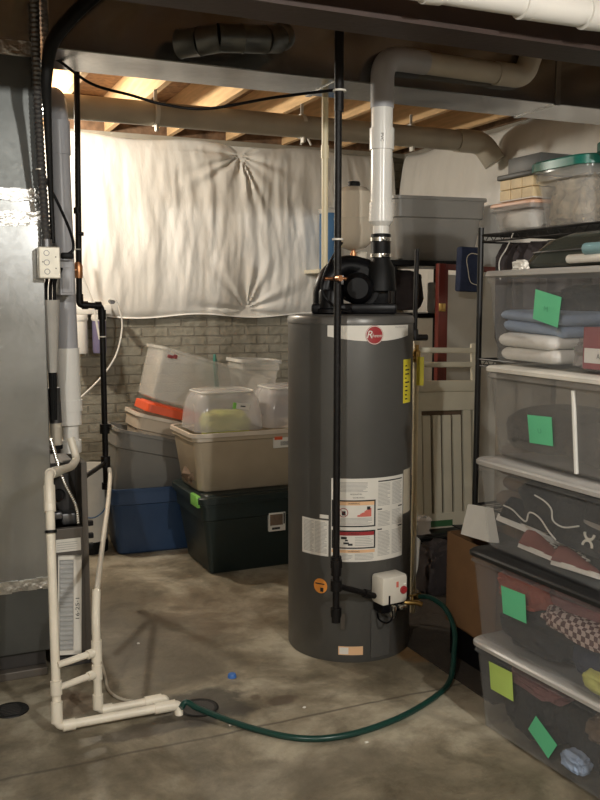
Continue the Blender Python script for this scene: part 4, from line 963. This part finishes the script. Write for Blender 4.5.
for z in (0.905, 0.985): obj('open_rail', BX((0.0, 0.0, z), (W_, 0.025, z+.03), 0.004), 'creamw', t)
obj('rail_post', BX((0.0, 0.0, 0.82), (0.035, 0.028, 1.06), 0.004), 'creamw', t); obj('rail_post', BX((W_-.03, 0.004, 0.82), (W_, 0.024, 1.04), 0.004), 'creamw', t)
obj('green_sticker', BX((0.07, -0.001, 0.01), (0.23, 0.0, 0.045), 0), 'dkgreen', t, smooth=False)
t = thing('storage_box', (2.86, 4.22, 0), 'low dark plastic box on the floor under the cream crib panel', 'box')
obj('tub', tote_bm(0.64, 0.40, 0.26, 0.03, 0.03), 'black', t); obj('lid', lid_bm(0.64, 0.40, 0.025, 0.01, t0=-.004), 'black', t, loc=(0, 0, 0.262))
o = obj('plastic_bag', blob(NB(), (2.62, 3.98, 0.12), (0.13, 0.11, 0.15), 0.2, 3, 8), 'bag'); tagged(o, 'crumpled dark bag on the floor between the heater and carton', 'bag')
o = obj('plastic_bag', blob(NB(), (2.50, 4.02, 0.36), (0.06, 0.05, 0.05), 0.3, 3, 11, sub=3), 'dome'); tagged(o, 'small crumpled clear plastic bag above the dark bag', 'bag')

# ------------------------------------------------------------------ wire shelving at right
t = thing('wire_shelf', (2.45, 2.3, 0), 'black wire shelving unit behind the stack of clear bins', 'shelf')
SX0, SX1, SY0, SY1 = 2.42, 2.86, 1.55, 3.40
def sh(z):
    bm = NB()
    for X in (SX0, SX1): tube(bm, [(X-2.45, SY0-2.3, z), (X-2.45, SY1-2.3, z)], 0.005, 8); tube(bm, [(X-2.45, SY0-2.3, z-.03), (X-2.45, SY1-2.3, z-.03)], 0.004, 8)
    for Y_ in (SY0, SY1): tube(bm, [(SX0-2.45, Y_-2.3, z), (SX1-2.45, Y_-2.3, z)], 0.005, 8); tube(bm, [(SX0-2.45, Y_-2.3, z-.03), (SX1-2.45, Y_-2.3, z-.03)], 0.004, 8)
    n = 58
    for k in range(n+1):
        y = SY0+(SY1-SY0)*k/n-2.3; tube(bm, [(SX0-2.45, y, z+.003), (SX1-2.45, y, z+.003)], 0.002, 5)
        if k < n: y1 = SY0+(SY1-SY0)*(k+1)/n-2.3; tube(bm, [(SX0-2.45, y, z-.03*(k % 2)), (SX0-2.45, y1, z-.03*((k+1) % 2))], 0.002, 5)
    return bm
for z in (1.86, 1.30, 0.62, 0.12): obj('wire_deck', sh(z), 'blackwire', t)
for X, Y_ in ((SX0, SY1), (SX0, SY0), (SX1, SY1), (SX1, SY0)):
    obj('post', TB([(X-2.45, Y_-2.3, 0), (X-2.45, Y_-2.3, 1.895)], 0.0135, 12), 'blackwire', t)
# things on the top deck
zt = 1.866
t = tote('small_bin', (2.575, 3.235, zt), 0.24, 0.28, 0.115, 'clrb', 'small clear bin with a peach lid at the left end of the wire shelf', taper=0.02, r=0.02, cat='storage bin')
obj('lid', lid_bm(0.24, 0.28, 0.014, 0.012, 0.025, t0=-.004), 'peachlid', t, loc=(0, 0, 0.115))
o = obj('folded_cloth', blob(NB(), (2.575, 3.235, zt+.05), (0.10, 0.12, 0.05), 0.1, 3, 21, sub=3), 'fwhite'); tagged(o, 'white cloth inside the small peach-lidded bin', 'cloth')
t = thing('block_box', (2.58, 3.225, zt+.138), 'box of blond wooden blocks stacked on the peach lid', 'box')
obj('tray', BX((-0.11, -0.12, -0.001), (0.11, 0.12, 0.004), 0), 'white', t, smooth=False)
zb = 0.004
for k in range(3):
    for j in range(2):
        obj('block', BX((-0.108, -0.115+k*0.078, zb+j*.045), (0.10, -0.042+k*0.078, zb+j*.045+.043), 0.003), 'kraft', t, smooth=False)
t = thing('dark_case', (2.60, 3.19, zt+.235), 'dark charcoal case lying on the blond blocks', 'case')
obj('case_body', BX((-0.125, -0.12, 0), (0.125, 0.10, 0.085), 0.006), 'dkcase', t); obj('case_lid', BX((-0.14, -0.10, -0.004), (0.14, 0.16, 0.018), 0.006), 'dkcase', t)
def green_bin(y, label, L=0.40, Hh=0.245):
    t = tote('green_lid_bin', (2.64, y, zt), 0.36, L, Hh, 'clrb', label, taper=0.035, r=0.07, cat='storage bin', group=None, lip=0.008)
    obj('lid', lid_bm(0.36, L, 0.028, 0.016, 0.075, t0=-.012), 'teal', t, loc=(0, 0, Hh)); 
    for s in (-1, 1): obj('handle', BX((-0.05, s*(L/2+.012)-.012, Hh-.02), (0.05, s*(L/2+.012)+.012, Hh+.02), 0.008), 'teal', t)
    return t
green_bin(2.945, 'round-cornered clear bin with teal lid, fully visible on the wire shelf', 0.35)
o = obj('crumpled_contents', blob(NB(), (2.64, 2.945, zt+.10), (0.13, 0.13, 0.11), 0.25, 3.5, 31), 'drywood'); tagged(o, 'crumpled beige and brown stuff inside the nearer teal-lidded bin', 'contents')
green_bin(2.535, 'clear bin with teal lid cut off by the right edge of the photo', 0.40, 0.275)
o = obj('crumpled_contents', blob(NB(), (2.64, 2.535, zt+.10), (0.13, 0.15, 0.10), 0.25, 3.5, 35), 'fgrey'); tagged(o, 'crumpled grey stuff inside the teal-lidded bin at the photo edge', 'contents')
# garment bag hanging under the deck
bm = NB(); n = 40; pr2 = None
for k in range(n+1):
    y = 2.55+0.82*k/n; xx = 2.52+0.03*math.sin(k*1.3)+0.012*math.sin(k*3.1)
    rg = ring(bm, [(xx, y, 1.82), (xx-.035, y, 1.76), (xx-.03, y, 1.4), (xx, y, 1.34), (xx+.06, y, 1.4), (xx+.06, y, 1.76)])
    if pr2: bridge(bm, pr2, rg)
    else: bm.faces.new(rg[::-1])
    pr2 = rg
bm.faces.new(pr2); o = obj('garment_bag', bm, 'bag'); tagged(o, 'dark cloth garment bag hanging under the wire shelf', 'bag')
o = obj('string', TB(spline([(2.46, 3.22, 1.86), (2.452, 3.25, 1.80), (2.45, 3.30, 1.74), (2.45, 3.29, 1.66)]), 0.003, 6), 'white'); tagged(o, 'white string hanging from the wire shelf in front of the garment bag', 'string')
for z, x0, lab in ((0.13, 2.64, 'dark folded blanket on the lowest deck of the wire shelving'), (0.63, 2.64, 'dark folded blanket on the middle deck of the wire shelving')):
    o = obj('folded_blanket', folded(NB(), (x0-.18, 2.3, z), (x0+.18, 3.3, z+.30), 4, 9), 'fbrown' if z > .5 else 'fdark'); tagged(o, lab, 'blanket')

# ------------------------------------------------------------------ front stack of five clear bins
BL, BW, BH = 0.88, 0.42, 0.30
def plane_note(parent, m, y, z, s, rot, body=None, xo=0.0, label='sticky note', hh=0.30):
    # a note on the -X face of a bin, in the bin's own frame
    bm = NB(); c, s_ = math.cos(rot), math.sin(rot); w2, h2 = s
    def q(a, b2, o_=0.0): zz = z+(a*s_+b2*c); return Vector((-BW/2+0.028*(1-zz/hh)-0.0012-o_, y-(a*c-b2*s_), zz))
    n = 6; P_ = [[bm.verts.new(q(-w2/2+w2*i/n, -h2/2+h2*j/n, 0.0015+0.003*(1-j/n)*(i/n))) for j in range(n+1)] for i in range(n+1)]
    for i in range(n):
        for j in range(n): bm.faces.new((P_[i][j], P_[i+1][j], P_[i+1][j+1], P_[i][j+1]))
    o = obj('sticky_note', bm, m, parent); o['label'] = label
    if body:
        b2 = NB(); text_on(b2, body, 0.018, lambda a, b_: q(a, b_-0.002, 0.0055), 0.016); obj('handwriting', b2, 'notei', o, smooth=False)
    return o
def clear_bin(z, xf, rz, lid, label, y1=2.62, H=0.325, m='clr', ribs=False, stackz=0.0):
    # xf: X of the long face at its far end
    c = Vector((xf+BW/2, y1-BL/2, z))
    piv = Vector((xf, y1, z)); R_ = Matrix.Rotation(rz, 3, 'Z'); c = piv+R_ @ (c-piv)
    t = thing('storage_bin', c, label, 'storage bin', rot=(0, 0, rz))
    hh = H-0.022
    bm = tote_bm(BW, BL, hh, 0.028, 0.035, 0.90, 0.010, 0.006, 0.003); obj('tub', bm, m, t)
    if ribs:
        for yy in (-0.02, ):
            bm = NB(); tube(bm, [(-BW/2+.022, yy, 0.01), (-BW/2-.002, yy, hh-.03)], 0.007, 8); obj('rib', bm, 'clrrim', t)
    if lid:
        obj('lid', lid_bm(BW, BL, 0.022, 0.014, 0.045, 0.003, 0.05, 0.002), lid, t, loc=(0, 0, H-0.026))
    return t
b5 = clear_bin(0.0, 1.87, rad(3.5), 'milklid', 'bottom clear bin of the front stack, with white lid and two sticky notes', H=0.34, m='smoky')
b4 = clear_bin(0.346, 1.845, rad(2.5), 'blacklid', 'fourth clear bin down the front stack, charcoal lid, red and plaid clothes', H=0.335, m='smoky')
b3 = clear_bin(0.687, 1.865, rad(0.5), 'milklid', 'middle clear bin of the front stack, full of dark shoes', H=0.325, m='clr')
b2_ = clear_bin(1.018, 1.90, rad(-0.5), 'whitelid', 'cloudy clear bin second from top of the front stack, dark cloth inside', H=0.325, m='smoky2', ribs=True)
b1 = clear_bin(1.349, 1.885, rad(-0.5), 'milklid', 'top clear bin of the front stack, blue and white folded clothes inside', H=0.325, m='clr')
def face_x(z): return -BW/2+0.028*(1-z/0.3)-0.0015 if z < 0.26 else -BW/2-0.008
def yl(Y): return None
# helper: bin-frame y for a world Y (far end y1=2.62 is +BL/2)
def by(Y): return Y-(2.62-BL/2)
plane_note(b1, 'noteg', by(2.29), 0.195, (0.128, 0.098), rad(-12), 'M', label='green sticky note')
plane_note(b2_, 'noteg', by(2.33), 0.125, (0.125, 0.095), rad(3), 'U', label='green sticky note')
plane_note(b4, 'noteg', by(2.38), 0.195, (0.125, 0.100), rad(2), None, label='green sticky note')
plane_note(b5, 'notey', by(2.465), 0.230, (0.125, 0.105), rad(2), None, label='lime green sticky note')
plane_note(b5, 'noteg', by(2.265), 0.110, (0.115, 0.080), rad(-32), None, label='green sticky note')
# contents of top bin
o = obj('folded_shirts', folded(NB(), (1.925, 2.28, 1.36), (2.26, 2.585, 1.455), 2, 3), 'fwhite'); tagged(o, 'white folded clothes at the left end of the top bin', 'clothes')
bm = folded(NB(), (1.93, 2.27, 1.456), (2.24, 2.58, 1.53), 2, 5)
for v in bm.verts: v.co.z += 0.05*max(0, (v.co.y-2.35))*0.6+0.012*noise.noise(v.co*14)
o = obj('folded_shirts', bm, 'fblue'); tagged(o, 'light blue folded clothes on the white ones in the top bin', 'clothes')
t = thing('game_box', (2.08, 1.99, 1.358), 'maroon and white card box inside the top bin', 'box')
obj('box', BX((-0.155, -0.17, 0.0), (0.15, 0.17, 0.13), 0.004), 'fmar', t, smooth=False)
obj('white_label', BX((-0.1565, -0.17, 0.02), (-0.155, 0.16, 0.065), 0), 'fwhite', t, smooth=False)
bm = NB(); text_on(bm, 'AA', 0.03, lambda x, y: Vector((-0.158, 0.09-x, 0.042+y)), 0.018); obj('lettering', bm, 'ink', t, smooth=False)
o = obj('fleece', blob(NB(), (2.03, 2.19, 1.395), (0.08, 0.05, 0.05), 0.25, 4, 41), 'fgrey'); tagged(o, 'grey fleecy cloth between the clothes and maroon box', 'cloth')
o = obj('fleece', blob(NB(), (2.06, 1.98, 1.525), (0.12, 0.14, 0.035), 0.2, 4, 43), 'fwhite'); tagged(o, 'pale crumpled cloth on the maroon box in the top bin', 'cloth')
o = obj('dark_cloth', blob(NB(), (2.19, 2.3, 1.56), (0.07, 0.28, 0.06), 0.15, 3, 44), 'fdark'); tagged(o, 'dark cloth at the back of the top bin', 'cloth')
# bin 2 dark cloth
o = obj('dark_cloth', blob(NB(), (2.11, 2.44, 1.115), (0.185, 0.155, 0.085), 0.05, 2.2, 51), 'fdark'); tagged(o, 'charcoal cloth heap at the left of the cloudy bin', 'cloth')
o = obj('dark_cloth', blob(NB(), (2.11, 2.08, 1.105), (0.185, 0.22, 0.072), 0.05, 2.2, 52), 'fdark'); tagged(o, 'charcoal cloth heap at the right of the cloudy bin', 'cloth')
# bin 3 shoes
def shoe(loc, rz, body, sole, lace, label, tilt=(0, 0), s=1.0, logo=False):
    t = thing('shoe', loc, label, 'shoe', rot=(tilt[0], tilt[1], rz))
    bm = NB(); pr_ = None; prof = [(-0.13, 0.024, 0.075), (-0.12, 0.034, 0.098), (-0.08, 0.037, 0.102), (-0.03, 0.037, 0.092), (0.02, 0.040, 0.074), (0.07, 0.046, 0.058), (0.11, 0.042, 0.048), (0.135, 0.028, 0.038), (0.145, 0.010, 0.03)]
    for x, hw, h in prof:
        rg = ring(bm, [(x*s, hw*math.cos(a)*s*(1.0 if math.sin(a) < 0.3 else 0.85), (0.02+max(0, math.sin(a))*(h-0.02))*s) for a in [PI*2*k/16 for k in range(16)]])
        if pr_: bridge(bm, pr_, rg)
        else: bm.faces.new(rg[::-1])
        pr_ = rg
    bm.faces.new(pr_); obj('upper', bm, body, t)
    bm = NB(); lo = []; hi = []
    for k in range(28):
        a = 2*PI*k/28; x = 0.005+0.147*math.cos(a); hw = (0.040+0.008*math.cos(a))*math.copysign(abs(math.sin(a))**0.7, math.sin(a))
        lo.append((x*s, hw*s, 0)); hi.append((x*s, hw*1.04*s, 0.024*s))
    A, B_ = ring(bm, lo), ring(bm, hi); bridge(bm, A, B_); bm.faces.new(A[::-1]); bm.faces.new(B_); obj('sole', bm, sole, t)
    if lace:
        pts = []
        for k in range(7): pts += [(0.075*s-k*0.016*s, (0.018 if k % 2 else -0.018)*s, (0.062+k*0.0062)*s)]
        obj('laces', TB(spline(pts, 4), 0.0022, 6), lace, t)
    if logo:
        bm = NB()
        for sg in (1, -1):
            pts = [(0.03+0.019*math.cos(a), -0.043, 0.047+sg*(0.021-0.019*math.sin(a))) for a in [PI*k/12 for k in range(13)]]
            tube(bm, pts, 0.0045, 6)
        obj('crossed_arc_emblem', bm, 'white', t)
    return t
z3 = 0.695
shoe((1.975, 2.16, z3+.075), rad(-84), 'fdark', 'fdark', 'fwhite', 'black trainer with a pale crossed-arc emblem in the middle of the shoe bin', (rad(-8), rad(4)), 1.0, True)
shoe((2.10, 2.10, z3+.03), rad(-100), 'fdark', 'fdark', 'fwhite', 'black trainer lying behind the emblem shoe', (rad(8), 0))
shoe((2.01, 2.47, z3+.05), rad(-52), 'fdark', 'fwhite', 'fwhite', 'black trainer with a white sole at the left of the shoe bin', (rad(-14), rad(16)))
shoe((1.96, 2.37, z3+.005), rad(-82), 'shoered', 'fwhite', 'fwhite', 'red trainer with a white sole, left of the two red ones', (rad(-22), rad(4)), 0.72)
shoe((1.955, 2.20, z3+.0), rad(-88), 'shoered', 'fwhite', 'fwhite', 'red trainer with a white sole, right of the two red ones', (rad(-22), rad(-3)), 0.72)
shoe((2.10, 2.38, z3+.06), rad(-95), 'fdark', 'fdark', 'fwhite', 'black trainer on top of the others in the shoe bin', (0, rad(-6)))
shoe((1.975, 2.01, z3+.17), rad(-80), 'fdark', 'fgrey', 'fgrey', 'black trainer with a pale emblem high up at the photo edge', (rad(6), rad(4)), 1.0, True)
o = obj('dark_cloth', blob(NB(), (2.11, 2.23, 0.86), (0.155, 0.33, 0.11), 0.12, 2.2, 61), 'fdark'); tagged(o, 'dark heap of shoe bags behind the trainers', 'cloth')
for k, pts in enumerate(([(1.90, 2.335, 0.925), (1.90, 2.285, 0.915), (1.90, 2.25, 0.895), (1.90, 2.24, 0.86), (1.90, 2.19, 0.85), (1.90, 2.12, 0.87)],
                         [(1.90, 2.50, 0.855), (1.90, 2.45, 0.85), (1.90, 2.38, 0.825), (1.90, 2.36, 0.86), (1.90, 2.31, 0.855), (1.90, 2.26, 0.82), (1.90, 2.225, 0.80)])):
    o = obj('shoelace', TB(spline(pts), 0.0028, 6), 'fwhite'); tagged(o, ['white shoelace curling under the lid at the middle of the shoe bin', 'white shoelace curling over the shoes at the left of the bin'][k], 'shoelace')
# bin 4 clothes
for nm, c, s, m_, am, la, sd in (('red_cloth', (2.04, 2.44, 0.565), (0.145, 0.12, 0.07), 'fred', 0.12, 'rust red cloth at the left of the fourth bin', 71),
    ('red_cloth', (2.07, 2.10, 0.585), (0.13, 0.24, 0.06), 'fpink', 0.12, 'faded dark red cloth at the back of the fourth bin', 72),
    ('plaid_shirt', (1.965, 2.10, 0.525), (0.065, 0.20, 0.042), 'plaid', 0.14, 'crumpled pink and maroon plaid shirt in the fourth bin', 73),
    ('dark_cloth', (2.065, 2.35, 0.435), (0.17, 0.20, 0.075), 'fdark', 0.14, 'charcoal cloth under the red cloth in the fourth bin', 74),
    ('dark_cloth', (2.09, 2.05, 0.43), (0.150, 0.20, 0.07), 'fnavy', 0.14, 'navy cloth under the plaid shirt in the fourth bin', 75),
    ('yellow_green_cloth', (1.955, 2.03, 0.385), (0.05, 0.075, 0.035), 'fyel', 0.15, 'yellow-green cloth in the lower right of the fourth bin', 76)):
    o = obj(nm, blob(NB(), c, s, am, 2.6, sd), m_); tagged(o, la, 'clothes')
# bin 5 clothes
for nm, c, s, m_, am, la, sd in (('dark_cloth', (2.095, 2.41, 0.15), (0.165, 0.150, 0.135), 'fdark', 0.12, 'charcoal cloth at the left of the bottom bin', 81),
    ('dark_cloth', (2.125, 2.06, 0.14), (0.150, 0.24, 0.13), 'fdark', 0.12, 'charcoal cloth in the middle of the bottom bin', 82),
    ('pink_cloth', (1.985, 2.36, 0.245), (0.07, 0.13, 0.026), 'fpink', 0.2, 'dusty pink cloth at the top of the bottom bin', 83),
    ('brown_cloth', (2.02, 2.02, 0.215), (0.09, 0.09, 0.05), 'fbrown', 0.15, 'brown cloth at the right of the bottom bin', 84),
    ('blue_cloth', (1.95, 2.15, 0.07), (0.03, 0.05, 0.03), 'fblue', 0.2, 'small pale blue cloth low in the bottom bin', 85)):
    o = obj(nm, blob(NB(), c, s, am, 2.6, sd), m_); tagged(o, la, 'clothes')
# on top of the stack
t = thing('dark_tub', (2.13, 2.27, 1.678), 'dark grey-green rounded tub lid lying upside down on the top bin', 'lid')
bm = NB(); prev = None
for z, ins in ((0.0, 0.0), (0.012, -0.004), (0.05, 0.02), (0.09, 0.06), (0.115, 0.12)):
    rg = ring(bm, [(a, b2, z) for a, b2 in rrect(0.36-2*ins, 0.58-2*ins, 0.13-ins*0.4, 8)])
    if prev: bridge(bm, prev, rg)
    prev = rg
bm.faces.new(prev); obj('shell', bm, mat('dark_olive_plastic', (0.05, 0.055, 0.045), 0.25), t)
obj('seam', TB([(a, b2, 0.052) for a, b2 in rrect(0.33, 0.545, 0.125, 8)], 0.0025, 6), 'conduit', t)
o = obj('crumpled_paper', blob(NB(), (1.925, 2.475, 1.685), (0.018, 0.03, 0.018), 0.4, 4, 91, sub=3), 'white'); tagged(o, 'crumpled white scrap on the top bin lid', 'paper')
t = thing('spray_bottle', (1.92, 2.12, 1.68), 'pale blue capped white tube lying on the top bin lid', 'bottle')
obj('tube', TB([(0.01, 0.12, 0.018), (0.0, -0.08, 0.018)], 0.014, 14), 'white', t); obj('cap', TB([(-0.005, 0.03, 0.045), (0.0, -0.06, 0.045)], 0.018, 14), 'lblue', t)

# carton, paper and painted floor shadow behind the stack
t = thing('carton', (2.27, 3.02, 0.0), 'brown open cardboard carton between the water heater and the clear bins', 'box', rot=(0, 0, rad(-4)))
bm = NB(); lo, hi = (-0.13, -0.20, 0.16), (0.22, 0.20, 0.56)
for a, b2 in (((lo[0], lo[1], lo[2]), (lo[0]+.006, hi[1], hi[2])), ((hi[0]-.006, lo[1], lo[2]), (hi[0], hi[1], hi[2])), ((lo[0], lo[1], lo[2]), (hi[0], lo[1]+.006, hi[2])), ((lo[0], hi[1]-.006, lo[2]), (hi[0], hi[1], hi[2])), (lo, (hi[0], hi[1], lo[2]+.006))): box(bm, a, b2)
obj('box', bm, 'card', t, smooth=False)
obj('flap', BX((-0.135, -0.20, 0.553), (0.02, 0.20, 0.558), 0, Matrix.Translation((-0.01, 0, 0.02)) @ Matrix.Rotation(rad(4), 4, 'Y')), 'blacklid', t, smooth=False)
o = obj('low_crate', BX((2.17, 2.80, 0.0), (2.50, 3.22, 0.155), 0.006), 'black'); tagged(o, 'low black crate on the floor under the brown carton', 'crate')
bm = NB(); v = [(2.10, 3.0, 0.735), (2.06, 2.99, 0.615), (2.19, 2.90, 0.575), (2.19, 2.95, 0.72)]
A = ring(bm, v); B_ = ring(bm, [(a+.002, b2+.002, c) for a, b2, c in v]); bridge(bm, A, B_); bm.faces.new(A[::-1]); bm.faces.new(B_)
o = obj('paper_sheet', bm, 'white', smooth=False); tagged(o, 'white paper sheet standing on the brown carton beside the shoe bin', 'paper')
o = obj('floor_shadow_sheet', BX((2.04, 2.72, 0.0), (2.95, 3.95, 0.008), 0.002), 'stackshade'); tagged(o, 'dark brown sheet painting the stack shadow on the floor between the heater and the bins', 'shadow sheet')  # thin sheet added to darken the floor in the stack's shadow

# ------------------------------------------------------------------ floor things
hp_ = spline([(0.905, 3.13, 0.03), (0.93, 3.14, 0.045), (0.97, 3.09, 0.03), (1.10, 2.91, 0.014), (1.24, 2.76, 0.013), (1.41, 2.715, 0.013), (1.64, 2.755, 0.013), (1.86, 2.85, 0.014), (1.99, 2.94, 0.026), (2.06, 3.02, 0.10), (2.10, 3.08, 0.17), (2.11, 3.17, 0.235), (2.10, 3.28, 0.25), (2.085, 3.38, 0.225)])
t = thing('garden_hose', (1.41, 2.715, 0), 'dark green garden hose curving over the floor from heater drain valve', 'hose')
obj('hose_line', TB(off(hp_, (1.41, 2.715, 0)), 0.0115, 14), 'hose', t)
obj('hose_fitting', TB(off([(2.09, 3.345, 0.237), (2.085, 3.385, 0.222)], (1.41, 2.715, 0)), 0.016, 12), 'brass', t)
t = thing('floor_drain', (0.32, 3.44, 0.0), 'round dark cast floor drain cover left of the pipes', 'drain')
bm = LT([(0.001, 0.003), (0.058, 0.003), (0.066, 0.004), (0.068, 0.0)], 32)
obj('cover', bm, 'blackm', t)
bm = NB()
for k in range(-3, 4): box(bm, (-0.04+abs(k)*.004, k*0.014-.003, 0.003), (0.04-abs(k)*.004, k*0.014+.003, 0.005))
obj('slots', bm, 'furnd', t, smooth=False)
t = thing('floor_drain', (0.985, 3.165, 0.0), 'open black drain hole in the floor where pipes and hose end', 'drain')
obj('ring', LT([(0.075, 0.0005), (0.078, 0.003), (0.070, 0.004), (0.062, 0.002)], 28), 'rubber', t); obj('grate', LT([(0.001, 0.0015), (0.064, 0.0015)], 28), 'furnd', t)
o = obj('bottle_cap', LT([(0.001, 0.016), (0.014, 0.016), (0.017, 0.012), (0.019, 0.0), (0.001, 0.0)], 20, (1.20, 3.38, 0.0)), 'bluecap'); tagged(o, 'small blue plastic cap lying on the bare floor', 'cap')
for k, (x, y) in enumerate(((1.05, 2.98), (1.45, 2.66), (1.60, 2.12), (0.93, 3.9), (1.36, 3.0))):
    o = obj('debris_chip', blob(NB(), (x, y, 0.002), (0.006, 0.004, 0.003), 0.3, 3, 100+k, sub=2), 'white'); tagged(o, 'tiny pale chip of debris on the concrete floor', 'debris', 'pale debris chips on the floor')
o = obj('old_hose', TB(spline([(0.76, 4.10, 0.006), (0.735, 3.80, 0.006), (0.715, 3.60, 0.006), (0.70, 3.44, 0.006), (0.745, 3.33, 0.006), (0.86, 3.27, 0.006), (0.93, 3.22, 0.006)]), 0.006, 8), 'pvcdirtyshade')
tagged(o, 'thin beige tube lying on the floor beside the furnace', 'tube')

# lamp holders on the joists, unseen shades added in front to darken the ceiling
for loc, la in (((0.60, 5.58, 2.56), 'bare lamp bulb above the back of the furnace'), ((1.50, -0.35, 2.62), 'bare lamp bulb on the joists behind the viewer'), ((-0.9, -0.2, 2.62), 'added fill bulb on the joists left of the viewer')):  # the last one holds the added fill light
    t = thing('ceiling_lamp', loc, la, 'lamp')
    if loc[1] < 3: obj('ceiling_light_blocker', LT([(0.030, 0.075), (0.09, 0.060), (0.15, 0.022), (0.152, 0.024), (0.092, 0.064), (0.030, 0.079)], 32), 'galvp', t)  # added out of view to block light rising to the ceiling
    obj('holder', LT([(0.001, ZJ-loc[2]-.001), (0.055, ZJ-loc[2]-.001), (0.05, ZJ-loc[2]-.02), (0.025, ZJ-loc[2]-.05), (0.025, 0.055), (0.001, 0.055)], 24), 'whitelid', t)
